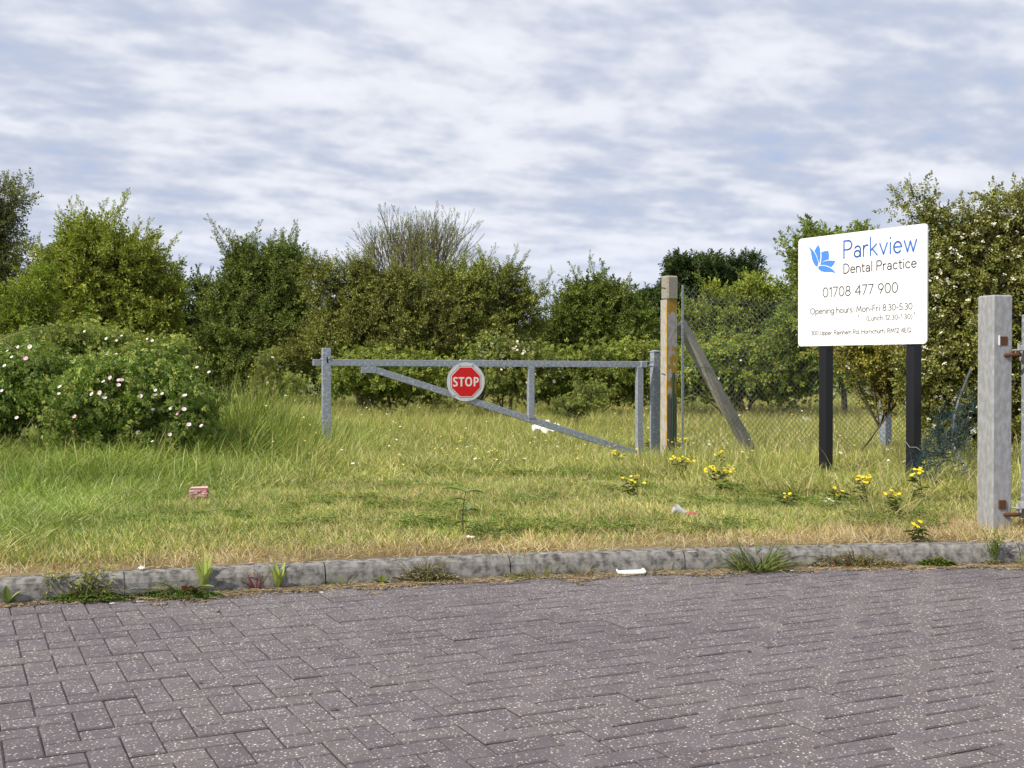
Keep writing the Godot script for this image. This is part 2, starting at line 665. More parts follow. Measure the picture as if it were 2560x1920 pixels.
# A shrub or tree. lobes: [x, y, half width, half height] in the photograph's pixels at that depth; they become ellipsoids of real size.
func shrub(o: Dictionary) -> Node3D:
	var z: float = o.depth
	var px := z / F
	var foot := at(o.x, 921.0, z)
	foot.y = land(foot.x, z) - 0.03
	var root := thing(o.name, o.label, o.get("category", "bush"), foot, 0.0, o.get("group", ""))
	var lobes := []
	var total := 0.0
	var buds := []
	for l in o.lobes:
		var c: Vector3 = at(l[0], l[1], z + (l[4] if l.size() > 4 else 0.0)) - foot
		var r := Vector3(l[2] * px, l[3] * px, maxf(0.35, l[2] * px * o.get("deep", 0.75)))
		lobes.push_back([c, r, total])
		total += r.x * r.y
		for k in int(o.get("buds", 16)):
			var d := Vector3(rf(-1, 1), rf(-0.45, 1), rf(-1, 1)).normalized()
			buds.push_back([c + d * r * rf(0.68, 1.08), r * Vector3(rf(0.12, 0.34), rf(0.12, 0.36), rf(0.12, 0.34))])
	var main := total
	for b in buds:
		lobes.push_back([b[0], b[1], total])
		total += b[1].x * b[1].y * 1.5
	var sz: float = o.get("size", 1.0)
	var wood := Geo.new()
	var bark: Color = o.get("bark", Color(0.11, 0.09, 0.06))
	var xf := []
	var cols := []
	var tint: Color = o.get("tint", Color.WHITE)
	var vary: float = o.get("vary", 0.28)
	var nz := FastNoiseLite.new()
	nz.seed = rng.randi() % 1000
	nz.frequency = o.get("clump", 1.1)
	nz.fractal_octaves = 2
	var pick := func(k: float): 
		var best = lobes[0]
		for l in lobes:
			if l[2] <= k:
				best = l
		return best
	var lift: float = o.get("lift", 0.35)
	var trunks: int = o.get("trunks", 5)
	var stems := []
	var girth: float = o.get("girth", 0.05)
	for i in trunks:
		var l = pick.call(rf(0, total))
		var a := Vector3(rf(-0.3, 0.3), 0, rf(-0.3, 0.3)) * minf(1.0, girth * 12)
		var b: Vector3 = l[0] + Vector3(rf(-0.3, 0.3) * l[1].x, rf(-0.1, 0.3) * l[1].y, rf(-0.3, 0.3) * l[1].z)
		var p := bent(a, b, Vector3(rf(-0.2, 0.2), 0.1, rf(-0.2, 0.2)), 5)
		wood.tube(p, girth, girth * 0.35, 5, jit(bark, 0.15))
		stems.push_back(p)
	for i in int(o.shoots):
		var l = pick.call(rf(0, total))
		var d := Vector3(rf(-1, 1), rf(-0.55, 1) + lift, rf(-1, 1)).normalized()
		var e: Vector3 = l[0] + d * l[1] * rf(0.8, 1.0 + o.get("whip", 0.12))
		var s: PackedVector3Array = stems[rng.randi() % stems.size()]
		var a: Vector3 = l[0] + d * l[1] * rf(0.0, 0.3)
		if rng.randf() < 0.4:
			a = s[2 + rng.randi() % 4]
		var p := bent(a, e, Vector3(0, a.distance_to(e) * rf(-0.06, 0.14), 0) + Vector3(rf(-1, 1), 0, rf(-1, 1)) * 0.06, 4)
		wood.tube(p, 0.012 * o.get("twig", 1.0), 0.003, 3, jit(bark, 0.2))
		var n := int(a.distance_to(e) / (0.1 * sz)) + 2
		for k in n:
			var f := lerpf(0.25, 1.0, (k + rng.randf()) / n)
			var q := p[int(f * 3.99)].lerp(p[mini(int(f * 3.99) + 1, 4)], fmod(f * 3.99, 1.0))
			var dir := (p[4] - p[3]).normalized() * (0.7 if f < 0.9 else 1.5) + Vector3(rf(-1, 1), rf(-0.5, 0.9), rf(-1, 1)) * 0.75
			xf.push_back(Transform3D(facing(dir, rf(0, TAU)).scaled(Vector3.ONE * sz * rf(0.6, 1.15)), q))
			var b := 1.0 + nz.get_noise_3dv(q) * vary * 1.6 + rf(-0.12, 0.12)
			cols.push_back(Color(tint.r * b, tint.g * b, tint.b * b) * 1.34)
	for i in int(o.get("leaders", 0)):
		# young upright shoots that stand out of the top
		var l = lobes[rng.randi() % (lobes.size() - buds.size())]
		var d := Vector3(rf(-0.8, 0.8), rf(0.55, 1), rf(-0.8, 0.8)).normalized()
		var a: Vector3 = l[0] + d * l[1] * 0.7
		var e: Vector3 = l[0] + d * l[1] + (Vector3(d.x * 0.6, 1.0, d.z * 0.6)) * pow(rng.randf(), 1.5) * float(o.get("lead", 0.5))
		var p := bent(a, e, Vector3(rf(-0.08, 0.08), 0, 0), 4)
		wood.tube(p, 0.009 * o.get("twig", 1.0), 0.003, 3, jit(bark, 0.2))
		var n := int(a.distance_to(e) / (0.065 * sz)) + 3
		for k in n:
			var f := (k + rng.randf()) / n
			var q := a.lerp(e, f)
			xf.push_back(Transform3D(facing((e - a).normalized() + Vector3(rf(-1, 1), rf(-0.3, 0.5), rf(-1, 1)) * 0.9, rf(0, TAU)).scaled(Vector3.ONE * sz * rf(0.6, 1.0) * (1.0 - 0.35 * f)), q))
			var b := rf(0.9, 1.3)
			cols.push_back(Color(tint.r * b, tint.g * b, tint.b * b) * 1.34)
	var made := 0
	var tries := 0
	while made < int(o.fill) * 0.72 and tries < int(o.fill) * 4:
		tries += 1
		var l = pick.call(rf(0, total))
		var d := Vector3(rf(-1, 1), rf(-1, 1), rf(-1, 1))
		if d.length() > 1.0 or d.length() < 0.05:
			continue
		d = d.normalized() * pow(rng.randf(), 0.42) * (0.80 if l[2] < main else 0.97)
		var q: Vector3 = l[0] + d * l[1]
		if q.y < 0.02 or (d.y > 0.25 and l[2] < main and rng.randf() < 0.5):
			continue
		var gap := nz.get_noise_3dv(q * 1.7 + Vector3(9, 0, 0))
		if gap < o.get("gap", -0.12):
			continue
		made += 1
		var dir := d * 1.2 + Vector3(rf(-1, 1), rf(-0.5, 1.1), rf(-1, 1)) * 0.8
		xf.push_back(Transform3D(facing(dir, rf(0, TAU)).scaled(Vector3.ONE * sz * rf(0.65, 1.2)), q))
		var b := 1.0 + nz.get_noise_3dv(q) * vary * 1.6 + rf(-0.12, 0.12)
		cols.push_back(Color(tint.r * b, tint.g * b, tint.b * b) * 1.34)
	obj("trunk" if trunks == 1 else "stems", wood, M.bark, root)
	many("crown", SPRAY[o.spray], xf, cols, M.leaf, root)
	if o.has("bloom"):
		var bx := []
		var n: int = o.bloom
		for i in n:
			var t: Transform3D = xf[rng.randi() % xf.size()]
			var q: Vector3 = t.origin
			var l = pick.call(rf(0, total))
			var d := Vector3(rf(-1, 1), rf(-0.3, 1), rf(0.1, 1)).normalized()
			q = l[0] + d * l[1] * rf(0.9, 1.06)
			bx.push_back(Transform3D(facing(Vector3(rf(-0.5, 0.5), 0.7, rf(0, 0.9)), rf(0, TAU)).scaled(Vector3.ONE * rf(0.7, 1.2)), q))
		many("blossom", SPRAY[o.get("bloom_kind", "white")], bx, [], M.petal, root)
	return root


func fork(g: Geo, p: Vector3, dir: Vector3, ln: float, r: float, level: int, tips: Array, bark: Color, wide: float) -> void:
	var e := p + dir * ln
	var bow := Vector3(rf(-1, 1), rf(-0.2, 0.5), rf(-1, 1)) * ln * 0.06
	g.tube(bent(p, e, bow, 3), r, r * 0.72, 4 if level > 2 else 3, jit(bark, 0.15))
	if level <= 0:
		tips.push_back([e, dir])
		return
	var n := 2 + (1 if rng.randf() < 0.45 else 0)
	var a0 := rf(0, TAU)
	for i in n:
		var t := wide * rf(0.5, 1.25)
		var b := facing(dir, a0 + TAU * i / n + rf(-0.4, 0.4))
		var d := (b * Vector3(sin(t), cos(t), 0) + Vector3(0, 0.18, 0)).normalized()
		fork(g, e if i < 2 else p.lerp(e, rf(0.5, 0.8)), d, ln * rf(0.66, 0.86), r * 0.68, level - 1, tips, bark, wide)


func bare_tree(o: Dictionary) -> void:
	var foot := at(o.x, 921.0, o.depth)
	foot.y = land(foot.x, o.depth) - 0.05
	var root := thing(o.name, o.label, "tree", foot)
	var g := Geo.new()
	var tips := []
	var bark: Color = o.get("bark", Color(0.17, 0.155, 0.10))
	var top := Vector3(0, o.trunk, 0)
	g.tube(bent(Vector3.ZERO, top, Vector3(0.06, 0, 0), 4), o.girth, o.girth * 0.7, 6, bark)
	for i in int(o.limbs):
		var a := TAU * i / int(o.limbs) + rf(-0.3, 0.3)
		var t := rf(0.08, float(o.open))
		var d := Vector3(cos(a) * sin(t), cos(t), sin(a) * sin(t))
		fork(g, top - Vector3(0, rf(0, 0.5), 0), d, o.reach * rf(0.85, 1.1), o.girth * 0.5, o.levels, tips, bark, o.wide)
	obj("trunk", g, M.bark, root)
	if o.get("leaves", 0.0) > 0.0:
		var xf := []
		var cols := []
		for t in tips:
			if rng.randf() < o.leaves:
				xf.push_back(Transform3D(facing(t[1], rf(0, TAU)).scaled(Vector3.ONE * rf(0.4, 0.9) * o.get("size", 1.0)), t[0]))
				var b := rf(0.75, 1.3)
				cols.push_back(Color(b, b, b))
		many("crown", SPRAY[o.spray], xf, cols, M.leaf, root)


func foliage_kinds() -> void:
	var olive := [Color(0.18, 0.20, 0.042), Color(0.13, 0.155, 0.032), Color(0.205, 0.195, 0.055), Color(0.24, 0.25, 0.07), Color(0.10, 0.12, 0.03)]
	var green := [Color(0.145, 0.19, 0.04), Color(0.18, 0.215, 0.048), Color(0.10, 0.14, 0.032), Color(0.23, 0.25, 0.07)]
	var bright := [Color(0.22, 0.25, 0.045), Color(0.16, 0.20, 0.036), Color(0.28, 0.29, 0.06)]
	var dark := [Color(0.055, 0.085, 0.024), Color(0.075, 0.105, 0.03), Color(0.042, 0.066, 0.02)]
	var lime := [Color(0.21, 0.25, 0.04), Color(0.17, 0.215, 0.03)]
	var haw := [Color(0.185, 0.20, 0.052), Color(0.15, 0.17, 0.042), Color(0.235, 0.225, 0.07), Color(0.115, 0.135, 0.034), Color(0.17, 0.19, 0.05)]
	var grey := [Color(0.16, 0.18, 0.065), Color(0.12, 0.145, 0.05), Color(0.20, 0.205, 0.095)]
	SPRAY.olive = spray(13, 0.26, 0.066, 0.042, olive)
	SPRAY.green = spray(13, 0.30, 0.080, 0.044, green)
	SPRAY.bright = spray(14, 0.30, 0.088, 0.046, bright)
	SPRAY.dark = spray(15, 0.28, 0.066, 0.042, dark)
	SPRAY.lime = spray(14, 0.26, 0.08, 0.034, lime)
	SPRAY.hawthorn = spray(18, 0.22, 0.040, 0.030, haw)
	SPRAY.grey = spray(14, 0.30, 0.055, 0.042, grey)
	SPRAY.oak = spray(14, 0.30, 0.11, 0.062, dark)
	SPRAY.rose = compound(7, 0.26, 0.034, 0.023, [Color(0.18, 0.22, 0.048), Color(0.13, 0.175, 0.04), Color(0.24, 0.265, 0.065)])
	SPRAY.rose_pale = compound(7, 0.26, 0.032, 0.02, [Color(0.20, 0.24, 0.055), Color(0.15, 0.195, 0.045), Color(0.26, 0.265, 0.075)])
	SPRAY.bramble = compound(5, 0.30, 0.05, 0.034, [Color(0.13, 0.17, 0.038), Color(0.17, 0.205, 0.045)])
	SPRAY.white = blossom(1, 0.030, Color(0.78, 0.76, 0.66))
	SPRAY.may = blossom(8, 0.010, Color(0.78, 0.75, 0.62))


# ---------------------------------------------------------------- the setting

func road_and_pavers() -> void:
	# bed of jointing sand and dirt under the blocks: one sheet up to the kerb, out of sight to the sides and behind the camera
	var g := Geo.new()
	var xs := [-60.0, -25.0]
	for i in 41:
		xs.push_back(-10.0 + i * 0.5)
	xs.append_array([25.0, 60.0])
	for i in xs.size() - 1:
		var a: float = xs[i]
		var b: float = xs[i + 1]
		g.oquad(Vector3(a, -0.006, -kerb_depth(a) + 0.06), Vector3(b, -0.006, -kerb_depth(b) + 0.06), Vector3(b, -0.006, 60), Vector3(a, -0.006, 60), Vector3.UP)
	var road := obj("road", g, M.bed)
	tag(road, "block paved road of purplish grey herringbone pavers in front of the kerb", "road", "", "structure")
	# the blocks: 200 x 100 mm, laid herringbone along the 25 degree line
	var turn := deg_to_rad(25.0)
	var e1 := Vector3(cos(turn), 0, -sin(turn))
	var e2 := Vector3(-sin(turn), 0, -cos(turn))
	var start := Vector3(-1.789, 0, -4.356)
	var shapes := []
	var tones := [Color(0.82, 0.81, 0.83), Color(0.90, 0.88, 0.91), Color(0.96, 0.95, 0.97), Color(1.0, 0.98, 0.97), Color(1.07, 1.04, 1.05), Color(1.14, 1.10, 1.08)]
	# joints along the rows are a little wider than those across
	var gaps := [Vector2(0.0014, 0.0032), Vector2(0.0032, 0.0014)]
	var grimes := [Vector2(0.88, 0.76), Vector2(0.76, 0.88)]
	for t in tones:
		for q in 2:
			var b := Geo.new()
			paver(b, Transform3D.IDENTITY, t, gaps[q], grimes[q])
			shapes.push_back(b.mesh())
	var spots := []
	for i in range(-70, 75):
		for j in range(-26, 60):
			var k := posmod(i - j, 4)
			if k != 0 and k != 3:
				continue
			var c := start + e1 * (i - 3 + (1.0 if k == 0 else 0.5)) * 0.1 + e2 * (j + (0.5 if k == 0 else 1.0)) * 0.1
			var depth := -c.z
			if depth > kerb_depth(c.x) - 0.09 or depth < 0.4 or absf(c.x) > 5.6:
				continue
			var ax := e1 if k == 0 else e2
			var basis := Basis(ax, Vector3.UP, ax.cross(Vector3.UP))
			basis = basis * Basis.from_euler(Vector3(rf(-0.008, 0.008), rf(-0.012, 0.012), rf(-0.006, 0.006)))
			var tr := Transform3D(basis, c + Vector3(0, rf(-0.0025, 0.001), 0))
			var seen := depth > 2.95 and absf(c.x) < depth * 0.427 + 0.1
			spots.push_back([depth if seen else 100.0 + depth, tr, clampi(int(2.6 + 4.0 * patch.get_noise_2d(c.x * 0.9, c.z * 0.9) + rf(-1.7, 1.7)), 0, 5) * 2 + (0 if k == 0 else 1)])
	spots.sort_custom(func(a, b): return a[0] < b[0])
	var rest := Geo.new()
	for i in spots.size():
		if i < 300:
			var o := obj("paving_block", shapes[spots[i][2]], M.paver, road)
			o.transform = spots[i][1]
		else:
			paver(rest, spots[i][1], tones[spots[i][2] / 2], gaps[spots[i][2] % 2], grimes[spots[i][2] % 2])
	obj("paving_blocks_beyond", rest, M.paver, road).set_meta("kind", "stuff")


func paver(g: Geo, tr: Transform3D, col: Color, gap: Vector2, grime: Vector2) -> void:
	var hx := 0.1 - gap.x
	var hz := 0.05 - gap.y
	var c := 0.005
	var d := 0.004
	var top := [Vector3(-hx + c, 0, -hz + c), Vector3(hx - c, 0, -hz + c), Vector3(hx - c, 0, hz - c), Vector3(-hx + c, 0, hz - c)]
	var rim := [Vector3(-hx, -d, -hz), Vector3(hx, -d, -hz), Vector3(hx, -d, hz), Vector3(-hx, -d, hz)]
	var up := tr.basis.y
	g.oquad(tr * top[0], tr * top[1], tr * top[2], tr * top[3], up, col)
	for i in 4:
		var j := (i + 1) % 4
		var out: Vector3 = tr.basis * (rim[i] + rim[j])
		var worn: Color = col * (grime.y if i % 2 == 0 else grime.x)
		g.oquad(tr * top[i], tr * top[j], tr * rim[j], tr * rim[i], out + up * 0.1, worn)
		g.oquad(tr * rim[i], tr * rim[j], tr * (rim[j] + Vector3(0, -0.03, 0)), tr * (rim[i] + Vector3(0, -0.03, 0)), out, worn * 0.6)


func kerb() -> void:
	var root := thing("kerb", "weathered grey concrete kerb between the paved road and the grass verge", "kerb", Vector3.ZERO, 0.0, "", "structure")
	var profile := [Vector2(0.0, -0.05), Vector2(0.0, 0.098), Vector2(0.012, 0.103), Vector2(0.07, 0.103), Vector2(0.095, 0.097), Vector2(0.112, 0.083), Vector2(0.122, 0.062), Vector2(0.130, 0.02), Vector2(0.134, -0.03)]
	var x := -1.79
	var joints := [x]
	while x < 7.0:
		x += 0.915 / sqrt(1.0 + pow(kerb_slope(x + 0.4), 2))
		joints.push_back(x)
	x = -1.79
	while x > -7.5:
		x -= 0.915 / sqrt(1.0 + pow(kerb_slope(x - 0.4), 2))
		joints.push_front(x)
	for i in joints.size() - 1:
		var g := Geo.new()
		var a: float = joints[i] + 0.003
		var b: float = joints[i + 1] - 0.003
		var low := rf(-0.004, 0.003)
		var out_by := rf(-0.004, 0.004)
		var n := 6
		var rows := []
		for k in n + 1:
			var q := lerpf(a, b, float(k) / n)
			var s := kerb_slope(q)
			var nor := Vector3(s, 0, 1).normalized()
			var p := Vector3(q, low, -kerb_depth(q)) + nor * out_by
			var row := []
			for m in profile.size():
				var w: Vector2 = profile[m]
				var worn := 0.004 * bumps.get_noise_2d(q * 14.0, m * 3.0 + i * 7.0)
				row.push_back(p + nor * (w.x + worn) + Vector3(0, w.y + worn * 0.7, 0))
			rows.push_back(row)
		for k in n:
			for m in profile.size() - 1:
				var mid: Vector3 = (rows[k][0] + rows[k][profile.size() - 1]) / 2.0
				g.oquad(rows[k][m], rows[k + 1][m], rows[k + 1][m + 1], rows[k][m + 1], rows[k][m] + rows[k][m + 1] - mid * 2.0 + Vector3(0, 0.02, 0))
		for e in [0, n]:
			var cen := Vector3.ZERO
			for q in rows[e]:
				cen += q / profile.size()
			for m in profile.size() - 1:
				g.otri(cen, rows[e][m], rows[e][m + 1], Vector3(-1 if e == 0 else 1, 0, 0))
		obj("kerb_stone", g, M.kerb, root)


func dryness(x: float, depth: float) -> float:
	var d := depth - kerb_depth(x)
	var reach := 0.27 + 0.2 * patch.get_noise_2d(x * 1.3, depth * 1.3) + 0.45 * ss(1.2, 2.6, x)
	return 1.0 - ss(reach - 0.14, reach + 0.3, d)


func tall(x: float, depth: float) -> float:
	# how high the grass stands
	var knots := [[-9.0, 7.9], [-4.0, 8.2], [-3.0, 8.7], [-1.9, 9.5], [-0.9, 10.0], [0.5, 10.4], [1.2, 9.8], [1.8, 9.0], [2.6, 8.5], [3.3, 8.3], [6.0, 8.8], [30.0, 9.0]]
	var zt := 9.0
	for i in knots.size() - 1:
		if x >= knots[i][0] and x <= knots[i + 1][0]:
			zt = lerpf(knots[i][1], knots[i + 1][1], (x - knots[i][0]) / (knots[i + 1][0] - knots[i][0]))
	var lush := ss(-1.4, -2.0, x) * (1.0 - ss(14.0, 17.0, depth))
	var most := lerpf(0.125, 0.34 + 0.58 * exp(-pow((x + 2.85) / (0.9 if x < -2.85 else 0.55), 2)) * ss(10.4, 12.4, depth), lush) + 0.07 * ss(0.9, 1.7, x) * (1.0 - ss(11.3, 12.3, depth)) * (1.0 - lush) + 0.16 * ss(15.5, 21.0, depth) * (1.0 - lush)
	most *= 1.0 - 0.5 * ss(0.9, 1.4, x) * (1.0 - ss(3.4, 4.2, x)) * ss(11.6, 12.4, depth) * (1.0 - ss(15.0, 16.0, depth))
	most *= 1.0 - 0.65 * exp(-(pow(x - 2.95, 2) + pow(depth - 9.9, 2)) / 0.55)
	var n := patch.get_noise_2d(x * 0.8 + 50.0, depth * 0.8)
	return lerpf(0.06 + 0.03 * ss(-1.0, -3.0, x), most * (1.0 + 0.35 * n), ss(zt - 0.5, zt + 1.2 + 0.8 * lush, depth + 0.5 * n))


func ground() -> void:
	# one sheet from the back of the kerb to the horizon
	var g := Geo.new()
	var offs := [0.0, 0.06, 0.14, 0.24, 0.36, 0.5, 0.7, 0.95, 1.2, 1.5, 1.9, 2.3, 2.8, 3.3, 3.9, 4.5, 5.2, 6.0, 7.0, 8.0, 9.5, 11.0, 13.0, 15.0, 18.0, 22.0, 27.0, 34.0, 45.0, 60.0, 90.0, 150.0, 300.0, 700.0, 1600.0]
	var n := 90
	var rows := []
	for o in offs:
		var row := []
		var w: float = 11.0 + o * 0.95
		for i in n + 1:
			var x := lerpf(-w, w, float(i) / n)
			var dep: float = o + lerpf(kerb_depth(x), 6.0, clampf(o / 15.0, 0.0, 1.0))
			var y := land(x, dep)
			if o > 40.0:
				y = 0.0
			var dry := dryness(x, dep)
			var c := Color(0.13, 0.135, 0.05).lerp(Color(0.23, 0.17, 0.095), dry)
			c = c.lerp(Color(0.15, 0.095, 0.05), ss(0.28, 0.06, o) * ss(0.0, 0.35, patch.get_noise_2d(x * 2.0, 3.0) + 0.25) * 0.85)
			c = c.lerp(Color(0.14, 0.15, 0.045), ss(6.0, 12.0, o))
			row.push_back([Vector3(x, y, -dep), c])
		rows.push_back(row)
	for j in rows.size() - 1:
		for i in n:
			var a: Array = rows[j][i]
			g.oquad(a[0], rows[j][i + 1][0], rows[j + 1][i + 1][0], rows[j + 1][i][0], Vector3.UP, a[1])
	tag(obj("ground", g, M.earth), "level ground of the verge and rough meadow behind the kerb", "ground", "", "structure")


func grass() -> void:
	var fresh := [Color(0.30, 0.345, 0.085), Color(0.40, 0.41, 0.13), Color(0.19, 0.245, 0.055), Color(0.58, 0.52, 0.26), Color(0.47, 0.41, 0.21), Color(0.24, 0.29, 0.07)]
	var meadow := [Color(0.31, 0.345, 0.09), Color(0.42, 0.41, 0.13), Color(0.20, 0.245, 0.055), Color(0.54, 0.47, 0.22), Color(0.25, 0.30, 0.07)]
	var lush := [Color(0.19, 0.265, 0.048), Color(0.25, 0.31, 0.06), Color(0.13, 0.18, 0.035), Color(0.34, 0.34, 0.11)]
	var straw := [Color(0.56, 0.45, 0.26), Color(0.44, 0.34, 0.19), Color(0.66, 0.55, 0.36), Color(0.30, 0.21, 0.11), Color(0.38, 0.36, 0.14)]
	var shapes := {"short": [], "mid": [], "tall": [], "lush": [], "straw": []}
	for i in 5:
		shapes.short.push_back(tuft(20, 0.035, 0.09, 0.0052, 1.25, 0.045, fresh, 0.9, 2))
		shapes.mid.push_back(tuft(18, 0.08, 0.23, 0.0055, 0.75, 0.06, fresh + meadow, 0.9))
		shapes.tall.push_back(tuft(18, 0.22, 0.50, 0.0055, 0.42, 0.09, meadow, 0.6))
		shapes.lush.push_back(tuft(18, 0.30, 0.72, 0.009, 0.5, 0.10, lush, 1.0, 4))
		shapes.straw.push_back(tuft(16, 0.04, 0.12, 0.0036, 1.6, 0.06, straw, 0.25, 2))
	var xf := {}
	var cols := {}
	for k in shapes:
		xf[k] = [[], [], [], [], []]
		cols[k] = [[], [], [], [], []]
	var depth := 4.0
	while depth < 36.0:
		var step := 0.042 if depth < 8.0 else 0.05 if depth < 9.5 else 0.075 if depth < 14.0 else 0.12 if depth < 20.0 else 0.19
		var w := depth * 0.43 + 1.9
		var x := -w
		while x < w:
			x += step
			var px := x + rf(-0.6, 0.6) * step
			var pz := depth + rf(-0.6, 0.6) * step
			var d := pz - kerb_depth(px)
			if d < 0.01:
				if d < -0.075 or rng.randf() < 0.62 or patch.get_noise_2d(px * 3.0, 9.0) < -0.1:
					continue
			var h := tall(px, pz)
			var dry := dryness(px, pz)
			var kind := "short"
			var s := 1.0
			var lushness := ss(-1.2, -2.4, px) * (1.0 - ss(13.5, 17.0, pz))
			var bald := ss(0.12, 0.45, patch.get_noise_2d(px * 1.1 + 11.0, pz * 1.6)) * 0.45 * (1.0 - ss(9.0, 10.5, pz)) * ss(-3.2, -1.6, px)
			if rng.randf() < maxf(dry * 1.05 - 0.03, bald + 0.05 * (1.0 - ss(9.5, 11.0, pz))):
				if rng.randf() < 0.2 + 0.35 * ss(0.16, 0.02, d):
					continue
				kind = "straw"
				s = rf(0.6, 1.1)
			elif h < 0.085:
				s = h / 0.07 * rf(0.75, 1.25)
			elif h < 0.24:
				kind = "mid"
				s = h / 0.17 * rf(0.7, 1.5)
				if rng.randf() < 0.25:
					continue
			elif rng.randf() < lushness:
				kind = "lush"
				s = h / 0.60 * rf(0.7, 1.15)
				if rng.randf() < 0.5:
					continue
			else:
				kind = "tall"
				s = h / 0.42 * rf(0.7, 1.2)
				if rng.randf() < 0.3 and depth < 14.0:
					continue
			var v := rng.randi() % 5
			var n := patch.get_noise_2d(px * 1.5, pz * 1.5 + 30.0) + 0.5 * bumps.get_noise_2d(px * 3.0, pz * 3.0)
			var b := 1.18 + 0.36 * n + rf(-0.24, 0.24)
			var c := Color(b, b, b)
			if kind != "straw":
				var yellow := clampf(dry * 1.5 + 0.4 * patch.get_noise_2d(px * 0.9 + 7.0, pz * 0.9) + 0.25 * ss(16.0, 22.0, pz) + 0.22 * ss(1.4, 2.8, px), 0.0, 1.0) * (1.0 - 0.7 * lushness)
				c = Color(b * (1.0 + 0.20 * yellow), b * (1.0 + 0.06 * yellow), b * (1.0 + 0.25 * yellow))
				if kind == "short" or kind == "mid":
					var green := ss(-1.0, -3.0, px) * ss(0.6, 1.4, d)
					c = c * Color(1.0 - 0.20 * green, 1.0 - 0.03 * green, 1.0 - 0.2 * green)
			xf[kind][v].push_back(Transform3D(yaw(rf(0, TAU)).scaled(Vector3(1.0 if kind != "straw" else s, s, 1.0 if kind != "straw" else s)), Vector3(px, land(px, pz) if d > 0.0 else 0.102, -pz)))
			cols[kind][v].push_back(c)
		depth += step
	var lawn := thing("mown_grass", "short mown grass of the verge behind the kerb", "grass", Vector3.ZERO, 0.0, "", "stuff")
	var field := thing("meadow_grass", "rough uncut meadow grass around and behind the gate", "grass", Vector3.ZERO, 0.0, "", "stuff")
	var rank := thing("tall_green_grass", "tall lush green grass around the wild roses", "grass", Vector3.ZERO, 0.0, "", "stuff")
	var dead := thing("dry_grass", "dry straw coloured grass along the back of the kerb", "grass", Vector3.ZERO, 0.0, "", "stuff")
	for v in 5:
		many("blades", shapes.short[v], xf.short[v], cols.short[v], M.grass, lawn)
		many("blades", shapes.mid[v], xf.mid[v], cols.mid[v], M.grass, field)
		many("blades", shapes.tall[v], xf.tall[v], cols.tall[v], M.grass, field)
		many("blades", shapes.lush[v], xf.lush[v], cols.lush[v], M.grass, rank)
		many("dry_blades", shapes.straw[v], xf.straw[v], cols.straw[v], M.grass, dead)
	# thin seed stalks standing over the meadow
	var sx := []
	var sc := []
	for i in 3000:
		var pz := 9.0 + 17.0 * pow(rng.randf(), 1.3)
		var px := rf(-1, 1) * (pz * 0.43 + 1.0)
		var h := tall(px, pz)
		if h < 0.13 or (px < -1.6 and rng.randf() < 0.85):
			continue
		sx.push_back(Transform3D(yaw(rf(0, TAU)).scaled(Vector3.ONE * clampf(h * 1.6, 0.25, 1.0) * rf(0.7, 1.2)), Vector3(px, land(px, pz), -pz)))
		var b := rf(0.7, 1.3)
		sc.push_back(Color(b, b, b))
	var g := Geo.new()
	for i in 3:
		var d := Vector3(rf(-0.25, 0.25), 1, rf(-0.25, 0.25)).normalized()
		var a := Vector3(rf(-0.05, 0.05), 0, rf(-0.05, 0.05))
		var e := a + d * rf(0.55, 0.85)
		g.tube(bent(a, e, Vector3(rf(-0.04, 0.04), 0, 0), 3), 0.0018, 0.001, 3, Color(0.30, 0.26, 0.11))
		for k in 9:
			leaf(g, e - d * 0.012 * k, (d + Vector3(rf(-0.5, 0.5), 0, rf(-0.5, 0.5))).normalized(), Vector3.RIGHT, 0.03, 0.007, Color(0.36, 0.27, 0.13), 0.0)
	many("seed_stalks", g.mesh(), sx, sc, M.grass, field)
	# small meadow flowers: white ox-eye daisies and yellow hawkbits, too many to count
	for kind in 2:
		var fx := []
		for i in (300 if kind == 0 else 1100):
			var pz := 10.2 + 15.0 * pow(rng.randf(), 1.1)
			var px := rf(-1, 1) * (pz * 0.43 + 0.6)
			if px < -2.4 and pz < 15.0 and rng.randf() < 0.8:
				continue
			if patch.get_noise_2d(px * 1.2 + 90.0 * kind, pz * 1.2) < -0.12:
				continue
			var h := tall(px, pz)
			fx.push_back(Transform3D(facing(Vector3(rf(-0.5, 0.5), 1, rf(-0.2, 0.7)), 0).scaled(Vector3.ONE * rf(0.6, 1.0)), Vector3(px, land(px, pz) + h * rf(0.75, 1.25) + 0.03, -pz)))
		var shape := daisy(0.018, Color(0.80, 0.79, 0.76), Color(0.62, 0.45, 0.05), 0.25) if kind == 0 else daisy(0.012, Color(0.72, 0.62, 0.16), Color(0.6, 0.45, 0.06), 0.25)
		var root := thing("white_meadow_flowers" if kind == 0 else "yellow_meadow_flowers", "small white daisies scattered through the meadow grass" if kind == 0 else "tiny pale yellow flowers scattered through the meadow grass", "flowers", Vector3.ZERO, 0.0, "", "stuff")
		many("flower_heads", shape, fx, [], M.petal, root)
	# clover and other small broad leaves in the mown grass
	var cg := Geo.new()
	for i in 16:
		var q := Vector3(rf(-0.05, 0.05), rf(0.012, 0.04), rf(-0.05, 0.05))
		for k in 3:
			var a := TAU * k / 3.0 + i
			leaf(cg, q, Vector3(cos(a), 0.25, sin(a)).normalized(), Vector3.UP, 0.014, 0.012, jit(Color(0.20, 0.29, 0.06), 0.25), 0.2)
	var kx := []
	var kc := []
